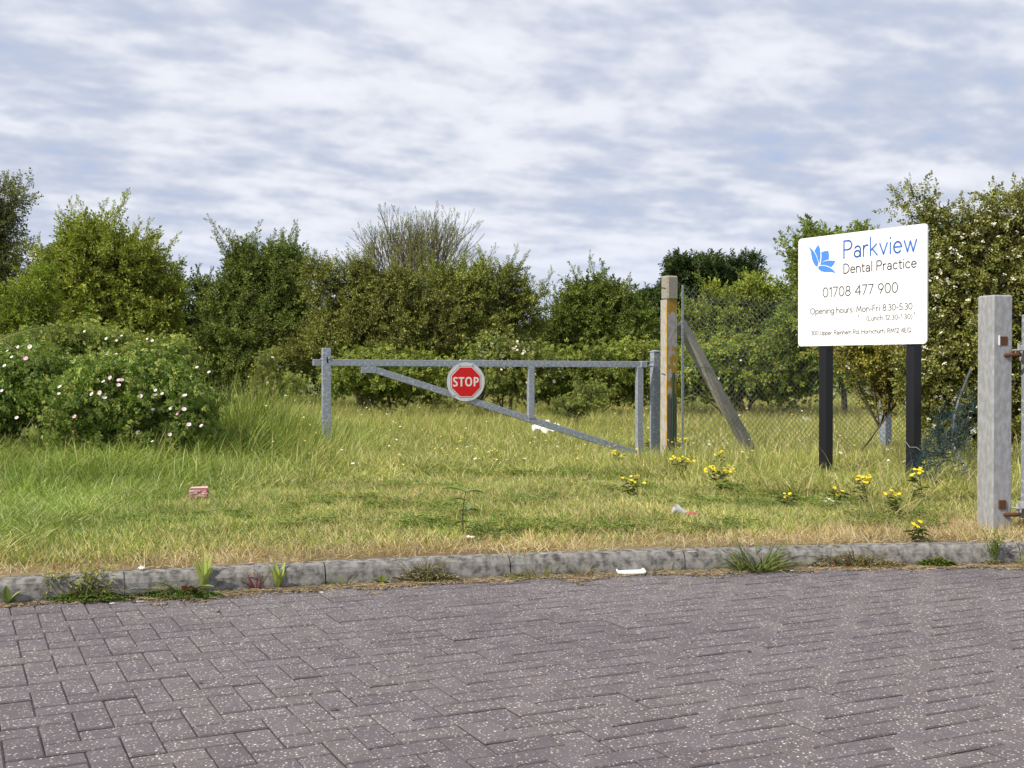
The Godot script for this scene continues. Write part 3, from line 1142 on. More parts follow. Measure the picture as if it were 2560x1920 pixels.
	for i in 5200:
		var pz := 6.2 + 5.0 * rng.randf()
		var px := rf(-1, 1) * (pz * 0.43 + 0.8)
		if pz - kerb_depth(px) < 0.35 or tall(px, pz) > 0.15 or patch.get_noise_2d(px * 1.4 + 20.0, pz * 1.4 + 60.0) < 0.12:
			continue
		kx.push_back(Transform3D(yaw(rf(0, TAU)).scaled(Vector3.ONE * rf(0.6, 1.5)), Vector3(px, land(px, pz), -pz)))
		var b := rf(0.7, 1.35)
		kc.push_back(Color(b * rf(0.9, 1.4), b, b))
	many("clover_leaves", cg.mesh(), kx, kc, M.leaf, lawn)
	# dead leaves, straw and grit along the foot of the kerb
	var dg := Geo.new()
	for i in 6:
		blade(dg, Vector3(rf(-0.03, 0.03), 0.003, rf(-0.03, 0.03)), Vector3(rf(-1, 1), 0.1, rf(-1, 1)).normalized(), rf(0.02, 0.06), rf(0.003, 0.007), 0.2, Color(0.30, 0.22, 0.12), Color(0.42, 0.33, 0.2), 2)
	for i in 7:
		dg.box(Transform3D(Basis.from_euler(Vector3(rf(0, 3), rf(0, 3), 0)), Vector3(rf(-0.04, 0.04), 0.003, rf(-0.04, 0.04))), Vector3(0.008, 0.005, 0.007) * rf(0.5, 1.3), 0.0, Color(0.16, 0.13, 0.10) * rf(0.6, 1.8))
	var dx := []
	var dc := []
	for i in 4200:
		var px := rf(-3.6, 4.2)
		var off := 0.13 + absf(rng.randfn(0.0, 0.05)) * (0.5 + 1.2 * absf(patch.get_noise_2d(px * 2.0, 5.0)) * 2.0)
		dx.push_back(Transform3D(yaw(rf(0, TAU)).scaled(Vector3.ONE * rf(0.5, 1.1)), Vector3(px, 0.0, -kerb_depth(px) + off)))
		var b := rf(0.6, 1.3)
		dc.push_back(Color(b, b, b))
	var gutter := thing("gutter_dirt", "dirt, straw and dead leaves along the foot of the kerb", "dirt", Vector3.ZERO, 0.0, "", "stuff")
	many("crumbs", dg.mesh(), dx, dc, M.grass, gutter)


# ---------------------------------------------------------------- gate, posts, signs, fence

func beam(g: Geo, a: Vector2, b: Vector2, high: float, deep: float, z: float, ch := 0.004) -> void:
	var d := (b - a).normalized()
	var bs := Basis(Vector3(d.x, d.y, 0), Vector3(-d.y, d.x, 0), Vector3(0, 0, 1))
	var m := (a + b) / 2.0
	g.box(Transform3D(bs, Vector3(m.x, m.y, z)), Vector3(a.distance_to(b), high, deep), ch)


func rod(g: Geo, a: Vector3, b: Vector3, r: float, sides := 10) -> void:
	g.tube(PackedVector3Array([a, b]), r, r, sides, Color.WHITE, true)


func stand(x: float, y_top: float, depth: float, turn: float, wide: float, called: String, label: String, category: String, group := "") -> Array:
	# a square hollow post; returns the thing and its height over the ground
	var p := at(x, y_top, depth)
	var foot := land(p.x, depth) - 0.02
	var o := thing(called, label, category, Vector3(p.x, foot, p.z), turn, group)
	var h := p.y - foot
	var g := Geo.new()
	g.box(Transform3D(Basis(), Vector3(0, h / 2 - 0.1, 0)), Vector3(wide, h + 0.2, wide), 0.005)
	obj("post", g, M.galv, o)
	return [o, h]


func gate() -> void:
	var turn := deg_to_rad(17.0)
	var za := 13.2
	var a := at(783, 921, za)
	var base := Vector3(a.x, 0.0, -za)
	var ux := Vector3(cos(turn), 0, -sin(turn))
	# a point of the gate's face (metres along, height) from where the photograph shows it
	var on := func(x: float, y: float) -> Vector2:
		var k := (x - 1280.0) / F
		var t := (k * za - a.x) / (ux.x + k * ux.z)
		var p := at(x, y, za - ux.z * t)
		return Vector2(t, p.y)
	var root := thing("barrier_gate", "galvanised steel swing gate with a top rail and a sloping brace", "gate", base, turn)
	var l: Vector2 = on.call(782, 906.5)
	var r: Vector2 = on.call(1600, 911.0)
	var g := Geo.new()
	beam(g, l, r, 0.074, 0.06, 0)
	obj("top_rail", g, M.galv, root)
	var g1: Vector2 = on.call(902, 924)
	var g2: Vector2 = on.call(934, 924)
	g = Geo.new()
	beam(g, g1, g2 + Vector2(0.03, 0), 0.078, 0.058, 0)
	obj("bracket", g, M.galv, root)
	var b1: Vector2 = on.call(934, 924)
	var b2: Vector2 = on.call(1600, 1136)
	g = Geo.new()
	beam(g, b1, b2, 0.075, 0.054, 0)
	obj("brace", g, M.galv, root)
	var s1: Vector2 = on.call(1327, 917)
	var s2: Vector2 = on.call(1327, 1046)
	g = Geo.new()
	beam(g, s2, s1, 0.072, 0.072, -0.002)
	obj("upright", g, M.galv, root)
	var t1: Vector2 = on.call(1598, 917)
	var t2: Vector2 = on.call(1598, 1140)
	g = Geo.new()
	beam(g, t2, t1, 0.08, 0.074, 0.003)
	obj("hinge_stile", g, M.galv, root)
	g = Geo.new()
	var e1: Vector2 = on.call(1607, 911)
	g.box(Transform3D(Basis(), Vector3(e1.x, e1.y, 0.01)), Vector3(0.085, 0.082, 0.085), 0.008)
	obj("end_block", g, M.galv, root)
	g = Geo.new()
	var e2: Vector2 = on.call(1606, 1147)
	g.box(Transform3D(Basis(), Vector3(e2.x, e2.y, 0.0)), Vector3(0.09, 0.085, 0.08), 0.008)
	obj("end_block", g, M.galv, root)
	for y in [904.5, 916.0]:
		var h1: Vector2 = on.call(1612, y)
		var h2: Vector2 = on.call(1632, y)
		g = Geo.new()
		beam(g, h1, h2, 0.016, 0.05, -0.005, 0.002)
		obj("hinge_lug", g, M.galv, root)
	for x in [1245.0, 1301.0, 1365.0]:
		var q: Vector2 = on.call(x, 909)
		g = Geo.new()
		rod(g, Vector3(q.x, q.y, 0.028), Vector3(q.x, q.y, 0.036), 0.009, 6)
		obj("bolt", g, M.galv, root)
	# the stop sign, bolted to rail and brace
	var c: Vector2 = on.call(1162.5, 954.5)
	var sign_at: Vector3 = base + ux * c.x + Vector3(0, c.y, 0) + Vector3(sin(turn), 0, cos(turn)) * 0.036
	var sign := thing("stop_sign", "round white sign with a red STOP octagon bolted to the gate", "sign", sign_at, turn)
	g = Geo.new()
	disc(g, 0.222, 64, 0.0, 0.003)
	obj("plate", g, M.disc, sign)
	var sp := [[0.1935, M.darkred, 0.0042, "octagon_outline"], [0.1880, M.cream, 0.0052, "octagon_rim"], [0.1775, M.red, 0.0062, "octagon"]]
	for s in sp:
		g = Geo.new()
		disc(g, s[0], 8, PI / 8, s[2], s[2] - 0.001)
		obj(s[3], g, s[1], sign)
	var font := SystemFont.new()
	font.font_names = PackedStringArray(["Droid Sans"])
	font.font_weight = 700
	var tm := TextMesh.new()
	tm.text = "STOP"
	tm.font = font
	tm.font_size = 64
	tm.pixel_size = 0.0024
	tm.depth = 0.001
	tm.curve_step = 1.0
	var box := tm.get_aabb()
	var word := obj("lettering", tm, M.cream, sign)
	word.scale = Vector3(0.302 / box.size.x, 0.110 / box.size.y, 1.0)
	word.position = Vector3(-(box.position.x + box.size.x / 2) * word.scale.x, -(box.position.y + box.size.y / 2) * word.scale.y + 0.001, 0.0072)
	for q in [[-0.075, 0.192], [0.078, 0.190], [-0.137, -0.152], [0.042, -0.205]]:
		g = Geo.new()
		rod(g, Vector3(q[0], q[1], 0.002), Vector3(q[0], q[1], 0.008), 0.008, 6)
		obj("bolt", g, M.galv, sign)
	# latch post and hinge post
	var lp: Array = stand(815.5, 870, 13.08, turn, 0.094, "latch_post", "galvanised square post with a latch slot at the closing end of the gate", "gate post")
	g = Geo.new()
	g.box(Transform3D(Basis(), Vector3(0.006, lp[1] - 0.13, 0.047)), Vector3(0.017, 0.062, 0.004))
	obj("latch_slot", g, M.dark, lp[0])
	g = Geo.new()
	rod(g, Vector3(0.012, lp[1] - 0.118, 0.04), Vector3(0.03, lp[1] - 0.108, 0.062), 0.007, 8)
	obj("latch_pin", g, M.galv, lp[0])
	for s in [-1, 1]:
		g = Geo.new()
		rod(g, Vector3(0.047 * s, lp[1] - 0.125, 0.0), Vector3(0.066 * s, lp[1] - 0.125, 0.0), 0.011, 8)
		obj("bolt", g, M.galv, lp[0])
	var hp: Array = stand(1637.5, 880, 14.5, deg_to_rad(25), 0.092, "hinge_post", "galvanised square post with a capped top beside the lichen covered concrete post", "gate post")
	g = Geo.new()
	var w := 0.052
	var k := [Vector3(-w, 0, -w), Vector3(w, 0, -w), Vector3(w, 0, w), Vector3(-w, 0, w)]
	for i in 4:
		var p: Vector3 = k[i]
		var q: Vector3 = k[(i + 1) % 4]
		g.otri(p + Vector3(0, 0.008, 0), q + Vector3(0, 0.008, 0), Vector3(0, 0.026, 0), p + q + Vector3.UP * 0.2)
		g.oquad(p, q, q + Vector3(0, 0.008, 0), p + Vector3(0, 0.008, 0), p + q)
	var cap := obj("cap", g, M.galv, hp[0])
	cap.position.y = hp[1] + 0.001
	stand(2214, 884, 15.4, deg_to_rad(30), 0.115, "fence_post", "galvanised square post behind the wire fence, half hidden by the hawthorn", "gate post")


func disc(g: Geo, r: float, n: int, turn: float, front: float, thick := 0.003) -> void:
	for i in n:
		var a := TAU * i / n + turn
		var b := TAU * (i + 1) / n + turn
		var p := Vector3(cos(a) * r, sin(a) * r, front)
		var q := Vector3(cos(b) * r, sin(b) * r, front)
		var dz := Vector3(0, 0, thick)
		g.otri(Vector3(0, 0, front), p, q, Vector3.BACK)
		g.otri(Vector3(0, 0, front) - dz, p - dz, q - dz, Vector3.FORWARD)
		g.oquad(p, q, q - dz, p - dz, p + q - Vector3(0, 0, front * 2))


func concrete_post() -> void:
	var z := 13.65
	var turn := deg_to_rad(25)
	var w := 0.146
	var top := at(1674, 690, z)
	var foot := land(top.x, z) - 0.05
	var o := thing("concrete_post", "tall concrete fence post with orange lichen beside the gate hinge", "fence post", Vector3(top.x, foot, -z), turn)
	var h := top.y - foot
	var head := 0.275
	var g := Geo.new()
	g.box(Transform3D(Basis(), Vector3(0, h - head / 2, 0)), Vector3(w, head, w), 0.018)
	obj("head", g, M.concrete, o)
	var s := w / 2
	var f := s - 0.012
	var y1 := h - head + 0.004
	var lo := -0.2
	g = Geo.new()
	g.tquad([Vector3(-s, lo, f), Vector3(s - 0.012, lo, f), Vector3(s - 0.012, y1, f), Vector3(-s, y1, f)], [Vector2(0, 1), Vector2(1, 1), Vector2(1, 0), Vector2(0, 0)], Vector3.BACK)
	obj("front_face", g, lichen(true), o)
	g = Geo.new()
	g.tquad([Vector3(-s, lo, -s), Vector3(-s, lo, f), Vector3(-s, y1, f), Vector3(-s, y1, -s)], [Vector2(0, 1), Vector2(1, 1), Vector2(1, 0), Vector2(0, 0)], Vector3.LEFT)
	obj("side_face", g, lichen(false), o)
	g = Geo.new()
	g.box(Transform3D(Basis(), Vector3(-0.004, (y1 + lo) / 2 - 0.002, -0.007)), Vector3(w - 0.014, y1 - lo - 0.004, w - 0.018))
	obj("shaft", g, M.concrete, o)
	for y in [h - 0.135, h - 1.11]:
		g = Geo.new()
		g.tube(PackedVector3Array([Vector3(-s - 0.002, y, -0.05), Vector3(-s - 0.016, y + 0.004, -0.01), Vector3(-s - 0.012, y - 0.006, f - 0.02), Vector3(-s - 0.002, y - 0.012, f - 0.03)]), 0.0035, 0.0035, 5)
		obj("wire_tie", g, M.rust, o)
	g = Geo.new()
	g.box(Transform3D(Basis(), Vector3(0.03, h - 1.135, f + 0.004)), Vector3(0.10, 0.035, 0.006), 0.002)
	obj("metal_band", g, M.galv, o)
	g = Geo.new()
	rod(g, Vector3(-0.012, 0.1, f + 0.02), Vector3(0.004, h - 1.10, f + 0.02), 0.014, 8)
	obj("green_bar", g, M.green_bar, o)
	# the raking strut, behind the mesh
	var a := at(1700, 808, 13.75)
	var b := at(1897, 1165, 14.15)
	var st := thing("concrete_strut", "slanting grey concrete strut leaning from the ground to the concrete post", "fence strut", Vector3(b.x, land(b.x, 14.15), b.z))
	var d := (a - b)
	var bs := Basis(d.cross(Vector3(-sin(turn), 0, -cos(turn))).normalized(), d.normalized(), Vector3.ZERO)
	bs.z = bs.x.cross(bs.y)
	bs = bs * Basis(Vector3.UP, 0.3)
	g = Geo.new()
	g.box(Transform3D(bs, (a + b) / 2 - st.position - d.normalized() * 0.05), Vector3(0.125, d.length() + 0.1, 0.11), 0.012)
	obj("beam", g, M.strut, st)


func fence() -> void:
	var turn := deg_to_rad(25)
	var p0 := at(1704, 921, 13.62)
	p0.y = land(p0.x, 13.62)
	var ux := Vector3(cos(turn), 0, -sin(turn))
	var root := thing("wire_fence", "green chain link fence sagging between the concrete post and the sign", "fence", p0, turn)
	var reach := 3.35
	var pitch := 0.077
	var cols := int(reach / pitch)
	var rows := 27
	var top := func(u: float) -> float:
		return 1.90 - 0.07 * sin(clampf(u / 1.5, 0, 1) * PI * 0.5) - 0.25 * ss(2.2, 3.3, u) + 0.015 * sin(u * 9.0)
	var spot := func(u: float, v: float) -> Vector3:
		var hgt: float = top.call(u)
		var x := u + 0.04 * sin(v * 4.0 + u) * ss(0.1, 0.5, u)
		var out := 0.07 * sin(u * 2.1 + 0.4) * sin(v * PI) + 0.03 * bumps.get_noise_2d(u * 3.0, v * 4.0)
		return Vector3(x, -0.07 + v * (hgt + 0.07), out)
	var g := Geo.new()
	for i in cols + 1:
		var p := PackedVector3Array()
		for j in rows * 2 + 1:
			var u := (i + (0.5 if j % 2 == 1 else 0.0)) * pitch
			var q: Vector3 = spot.call(u, float(j) / (rows * 2))
			p.push_back(q + Vector3(0, 0, 0.003 if j % 2 == 0 else -0.003))
		g.tube(p, 0.0034, 0.0034, 3)
		var q2: Vector3 = p[p.size() - 1]
		var p2 := PackedVector3Array()
		for j in rows * 2 + 1:
			var u := (i + (1.0 if j % 2 == 0 else 0.5)) * pitch
			var q: Vector3 = spot.call(u, float(j) / (rows * 2))
			p2.push_back(q + Vector3(0, 0, -0.003 if j % 2 == 0 else 0.003))
		g.tube(p2, 0.0034, 0.0034, 3)
		g.tube(PackedVector3Array([q2, q2 + Vector3(pitch * 0.3, 0.05, 0.01)]), 0.003, 0.002, 3)
	var net := obj("chain_link_mesh", g, M.wire, root)
	net.set_meta("kind", "stuff")
	for v in [0.955, 0.56, 0.03]:
		g = Geo.new()
		var p := PackedVector3Array()
		for i in 24:
			p.push_back(spot.call(reach * i / 23.0, v) + Vector3(0, 0, 0.006))
		g.tube(p, 0.003, 0.003, 4)
		obj("line_wire", g, M.wire, root)
	g = Geo.new()
	g.box(Transform3D(Basis(), Vector3(0.0, 0.99, 0.02)), Vector3(0.028, 1.94, 0.008), 0.001)
	obj("stretcher_bar", g, M.galv, root)
	# the torn end of the mesh, dragged forward and crumpled beside the sign's near post
	var ca := [at(2412, 968, 9.8), at(2285, 1150, 9.0), at(2300, 1236, 8.75), at(2440, 1236, 8.95)]
	var o: Vector3 = ca[2]
	o.y = land(o.x, -o.z)
	var heap := thing("fallen_mesh", "crumpled green wire mesh torn from the fence beside the right leg of the sign", "wire mesh", o)
	for layer in 2:
		g = Geo.new()
		var nu := 15 if layer == 0 else 13
		var nv := 15 if layer == 0 else 9
		var at_uv := func(u: float, v: float) -> Vector3:
			var l: Vector3 = ca[0].lerp(ca[1], v)
			var m: Vector3 = ca[3].lerp(ca[2], v)
			if layer == 0:
				m = l.lerp(m, 0.42) + Vector3(0, -0.03, 0.05)
			else:
				l = l.lerp(m, 0.25)
			var q := l.lerp(m, u)
			var nn := Vector3(bumps.get_noise_2d(u * 7.0 + layer * 9.0, v * 7.0), bumps.get_noise_2d(u * 7.0 + 40.0, v * 7.0), bumps.get_noise_2d(u * 7.0, v * 7.0 + 80.0))
			return q + nn * (0.20 if layer == 0 else 0.10) + Vector3(0, 0, 0.07 * sin(u * 14.0 + v * 5.0) * (1.0 if layer == 0 else 0.5)) - o
		for i in nu + 1:
			for s in 2:
				var p := PackedVector3Array()
				for j in nv * 2 + 1:
					var odd := (j % 2 == 1) != (s == 1)
					var u := (i + (0.5 if odd else 0.0)) / nu
					p.push_back(at_uv.call(u, float(j) / (nv * 2)))
				g.tube(p, 0.0022, 0.0022, 3)
		var part := obj("crumpled_mesh" if layer == 0 else "hanging_mesh", g, M.teal if layer == 0 else M.wire, heap)
		part.set_meta("kind", "stuff")
	g = Geo.new()
	g.tube(PackedVector3Array([at(2255, 1108, 9.2) - o, at(2264, 1104, 9.2) - o, at(2274, 1118, 9.15) - o, at(2290, 1118, 9.1) - o, at(2302, 1126, 9.1) - o]), 0.0022, 0.0022, 4)
	obj("loose_wire", g, M.wire_grey, heap)
	g = Geo.new()
	g.tube(PackedVector3Array([at(2300, 1228, 8.8) - o, at(2330, 1232, 8.75) - o, at(2380, 1234, 8.8) - o, at(2436, 1244, 8.7) - o]), 0.003, 0.003, 4)
	obj("loose_wire", g, M.wire, heap)
	var pts := [at(2428, 920, 9.9), at(2412, 958, 9.85), at(2396, 1000, 9.8), at(2386, 1040, 9.7), at(2381, 1080, 9.6), at(2381, 1103, 9.55), at(2390, 1128, 9.5), at(2407, 1160, 9.35), at(2424, 1190, 9.2), at(2440, 1217, 9.1)]
	var f: Vector3 = pts[9]
	var pole := thing("bent_pole", "thin bent grey pole leaning among the fallen mesh left of the steel post", "pole", Vector3(f.x, land(f.x, -f.z), f.z))
	g = Geo.new()
	var pp := PackedVector3Array()
	for q in pts:
		pp.push_back(q - pole.position)
	g.tube(pp, 0.008, 0.009, 7, Color.WHITE, true)
	obj("tube", g, M.wire_grey, pole)
	for i in 3:
		var q: Vector3 = pp[5 + i]
		g = Geo.new()
		var d := (pp[6 + i] - q).normalized()
		rod(g, q, q + d * 0.012, 0.0125, 7)
		obj("wire_tie", g, M.dark, pole)


func barrier() -> void:
	# the big galvanised post at the right edge and the gate leaf hung on it
	var turn := deg_to_rad(12)
	var base := Vector3(2.753, 0.085, -6.821)
	var root := thing("steel_gate_post", "thick weathered steel post with rusty hinge pins at the right edge", "gate post", base, turn)
	var h := 1.444 - base.y
	var g := Geo.new()
	g.box(Transform3D(Basis(), Vector3(0, h / 2 - 0.1, -0.016)), Vector3(0.124, h + 0.2, 0.152), 0.008)
	obj("post", g, M.zinc, root)
	for k in 2:
		var y := h - 0.295 if k == 0 else 0.165
		g = Geo.new()
		g.box(Transform3D(Basis(), Vector3(0.006 if k == 0 else 0.0, y + (0.036 if k == 0 else 0.012), 0.0615)), Vector3(0.046, 0.05, 0.005 if k == 0 else 0.012), 0.002)
		obj("rusty_plate", g, M.rust, root)
		if k == 0:
			g = Geo.new()
			g.box(Transform3D(Basis(), Vector3(-0.024, y + 0.038, 0.0625)), Vector3(0.010, 0.056, 0.006), 0.002)
			obj("peeled_edge", g, M.paper, root)
		g = Geo.new()
		g.tube(PackedVector3Array([Vector3(0.012, y - 0.045, 0.06), Vector3(0.03, y - 0.042, 0.085), Vector3(0.062, y - 0.042, 0.098), Vector3(0.088, y - 0.042, 0.092)]), 0.0105, 0.0125, 9, Color.WHITE, true)
		obj("hinge_arm", g, M.rust, root)
		g = Geo.new()
		rod(g, Vector3(0.078, y - 0.03, 0.093), Vector3(0.078, y + 0.022, 0.093), 0.0085)
		obj("hinge_pin", g, M.zinc, root)
	var lt := deg_to_rad(18)
	var lb := base + Basis(Vector3.UP, turn) * Vector3(0.138, 0, 0.062)
	var leaf_ := thing("steel_gate_leaf", "edge of a galvanised steel gate hung on the thick post, cut by the frame", "gate", Vector3(lb.x, 0.085, lb.z), lt)
	g = Geo.new()
	g.box(Transform3D(Basis(), Vector3(0.03, 0.70, 0)), Vector3(0.062, 1.10, 0.06), 0.005)
	obj("hinge_stile", g, M.galv, leaf_)
	for y in [0.19, 1.16]:
		g = Geo.new()
		g.box(Transform3D(Basis(), Vector3(0.92, y + 0.02, 0)), Vector3(1.716, 0.06, 0.05), 0.005)
		obj("rail", g, M.galv, leaf_)
	g = Geo.new()
	g.box(Transform3D(Basis(), Vector3(1.81, 0.70, 0)), Vector3(0.06, 1.10, 0.06), 0.005)
	obj("end_stile", g, M.galv, leaf_)
	for i in 12:
		g = Geo.new()
		g.box(Transform3D(Basis(), Vector3(0.185 + i * 0.132, 0.695, 0)), Vector3(0.02, 0.90, 0.02))
		obj("bar", g, M.galv, leaf_)
	for k in 2:
		var y := h - 0.315 if k == 0 else 0.155
		g = Geo.new()
		g.box(Transform3D(Basis(), Vector3(0.03, y - 0.012, 0.004)), Vector3(0.082, 0.092, 0.074), 0.003)
		obj("hinge_strap", g, M.zinc, leaf_)
		g = Geo.new()
		g.box(Transform3D(Basis(), Vector3(-0.045, y + 0.004, 0.025)), Vector3(0.085, 0.009, 0.05), 0.003)
		obj("hinge_plate", g, M.zinc, leaf_)
		for s in [-1, 1]:
			g = Geo.new()
			rod(g, Vector3(0.048, y - 0.012 + 0.026 * s, 0.04), Vector3(0.048, y - 0.012 + 0.026 * s, 0.047), 0.008, 8)
			obj("bolt", g, M.zinc, leaf_)


# ---------------------------------------------------------------- the practice's board and its lettering

const GLYPHS := {
	"P": ".56|L 0,0 0,1 .28,1|A .28,.74 .27,.26 90 -90|L .28,.48 0,.48",
	"a": ".46|A .22,.41 .2,.21 150 0|L .42,.41 .42,0|A .2,.18 .2,.18 0 360",
	"r": ".3|L 0,0 0,.62|A .22,.38 .22,.24 180 70",
	"k": ".46|L 0,0 0,1.04|L .4,.62 0,.27|L .12,.38 .45,0",
	"v": ".48|L 0,.62 .24,0 .48,.62",
	"i": ".08|L .04,0 .04,.62|D .04,.88",
	"e": ".52|L .02,.33 .5,.33|A .26,.31 .245,.31 4 318",
	"w": ".76|L 0,.62 .2,0 .38,.58 .56,0 .76,.62",
	"D": ".64|L 0,0 0,1 .2,1|A .2,.5 .43,.5 90 -90|L .2,0 0,0",
	"n": ".46|L 0,0 0,.62|A .23,.39 .23,.23 180 0|L .46,.39 .46,0",
	"t": ".32|L .12,.86 .12,.14|A .27,.14 .15,.14 180 285|L 0,.62 .32,.62",
	"l": ".08|L .04,0 .04,1.04",
	"c": ".46|A .26,.31 .26,.31 48 312",
	"0": ".54|A .27,.5 .27,.5 0 360",
	"1": ".24|L 0,.82 .2,1 .2,0",
	"7": ".48|L 0,1 .48,1 .14,0",
	"8": ".5|A .25,.76 .2,.24 0 360|A .25,.26 .25,.26 0 360",
	"4": ".56|L .44,0 .44,1 0,.3 .56,.3",
	"9": ".5|A .25,.7 .25,.3 0 360|L .49,.62 .18,0",
	"O": ".86|A .43,.5 .43,.5 0 360",
	"p": ".5|L 0,-.34 0,.62|A .25,.31 .25,.31 0 360",
	"g": ".5|A .25,.31 .25,.31 0 360|L .5,.62 .5,-.08|A .25,-.08 .25,.25 0 -155",
	"h": ".46|L 0,0 0,1.04|A .23,.39 .23,.23 180 0|L .46,.39 .46,0",
	"o": ".56|A .28,.31 .28,.31 0 360",
	"u": ".46|L 0,.62 0,.23|A .23,.23 .23,.23 180 360|L .46,.62 .46,0",
	"s": ".34|A .17,.465 .15,.155 55 270|A .17,.155 .165,.155 90 -125",
	"M": ".82|L 0,0 .1,1 .41,.15 .72,1 .82,0",
	"F": ".46|L 0,0 0,1 .46,1|L 0,.52 .4,.52",
	"5": ".48|L .44,1 .1,1 .06,.57|A .2,.3 .28,.31 118 -140",
	"3": ".46|A .2,.76 .21,.24 135 -90|A .2,.26 .26,.26 90 -140",
	"L": ".44|L 0,1 0,0 .44,0",
	"U": ".6|L 0,1 0,.3|A .3,.3 .3,.3 180 360|L .6,.3 .6,1",
	"R": ".58|L 0,0 0,1 .28,1|A .28,.74 .27,.26 90 -90|L .28,.48 0,.48|L .26,.48 .57,0",
	"m": ".78|L 0,0 0,.62|A .195,.42 .195,.2 180 0|L .39,.42 .39,0|A .585,.42 .195,.2 180 0|L .78,.42 .78,0",
	"d": ".5|A .25,.31 .25,.31 0 360|L .5,1.04 .5,0",
	"H": ".62|L 0,0 0,1|L .62,0 .62,1|L 0,.52 .62,.52",
	"E": ".46|L .46,0 0,0 0,1 .46,1|L 0,.52 .4,.52",
	"Q": ".86|A .43,.5 .43,.5 0 360|L .52,.2 .88,-.08",
	"2": ".48|A .23,.74 .22,.26 165 -32|L .42,.6 0,0 .48,0",
	"(": ".2|A .52,.38 .5,.72 132 228",
	")": ".2|A -.32,.38 .5,.72 48 -48",
	"-": ".3|L 0,.36 .3,.36",
	".": ".08|D .04,.04",
	",": ".1|L .07,.07 0,-.16",
	":": ".08|D .04,.04|D .04,.5",
	" ": ".2",
}


func strokes(ch: String) -> Array:
	# [width, list of polylines, list of dots] in units of the capital's height
	var bits: PackedStringArray = GLYPHS[ch].split("|")
	var lines := []
	var dots := []
	for k in range(1, bits.size()):
		var w := bits[k].split(" ")
		if w[0] == "D":
			var q := w[1].split(",")
			dots.push_back(Vector2(q[0].to_float(), q[1].to_float()))
			continue
		var line := PackedVector2Array()
		if w[0] == "L":
			for i in range(1, w.size()):
				var q := w[i].split(",")
				line.push_back(Vector2(q[0].to_float(), q[1].to_float()))
		else:
			var c := w[1].split(",")
			var r := w[2].split(",")
			var a := w[3].to_float()
			var b := w[4].to_float()
			var n := maxi(6, int(absf(b - a) / 15.0))
			for i in n + 1:
				var t := deg_to_rad(lerpf(a, b, float(i) / n))
				line.push_back(Vector2(c[0].to_float() + cos(t) * r[0].to_float(), c[1].to_float() + sin(t) * r[1].to_float()))
		lines.push_back(line)
	return [bits[0].to_float(), lines, dots]


func write(text: String, u0: float, u1: float, v: float, cap: float, thick: float, z: float) -> Geo:
	var g := Geo.new()
	var glyphs := []
	var whole := 0.0
	for ch in text:
		var s := strokes(ch)
		glyphs.push_back(s)
		whole += s[0] + 0.17
	whole -= 0.17
	var sx := (u1 - u0) / (whole * cap)
	var pen := 0.0
	var half := thick * cap / 2.0
	for s in glyphs:
		for line in s[1]:
			for i in line.size():
				var q := Vector2((pen + line[i].x) * cap * sx + u0, line[i].y * cap + v)
				for k in 8:
					var a := TAU * k / 8.0
					var b := TAU * (k + 1) / 8.0
					g.otri(Vector3(q.x, q.y, z), Vector3(q.x + cos(a) * half * 0.98, q.y + sin(a) * half * 0.98, z), Vector3(q.x + cos(b) * half * 0.98, q.y + sin(b) * half * 0.98, z), Vector3.BACK)
				if i > 0:
					var p := Vector2((pen + line[i - 1].x) * cap * sx + u0, line[i - 1].y * cap + v)
					var m := (q - p).normalized().orthogonal() * half
					g.oquad(Vector3(p.x + m.x, p.y + m.y, z), Vector3(q.x + m.x, q.y + m.y, z), Vector3(q.x - m.x, q.y - m.y, z), Vector3(p.x - m.x, p.y - m.y, z), Vector3.BACK)
		for d in s[2]:
			var q := Vector2((pen + d.x) * cap * sx + u0, d.y * cap + v)
			for k in 10:
				var a := TAU * k / 10.0
				var b := TAU * (k + 1) / 10.0
				g.otri(Vector3(q.x, q.y, z), Vector3(q.x + cos(a) * half * 1.3, q.y + sin(a) * half * 1.3, z), Vector3(q.x + cos(b) * half * 1.3, q.y + sin(b) * half * 1.3, z), Vector3.BACK)
		pen += s[0] + 0.17
	return g


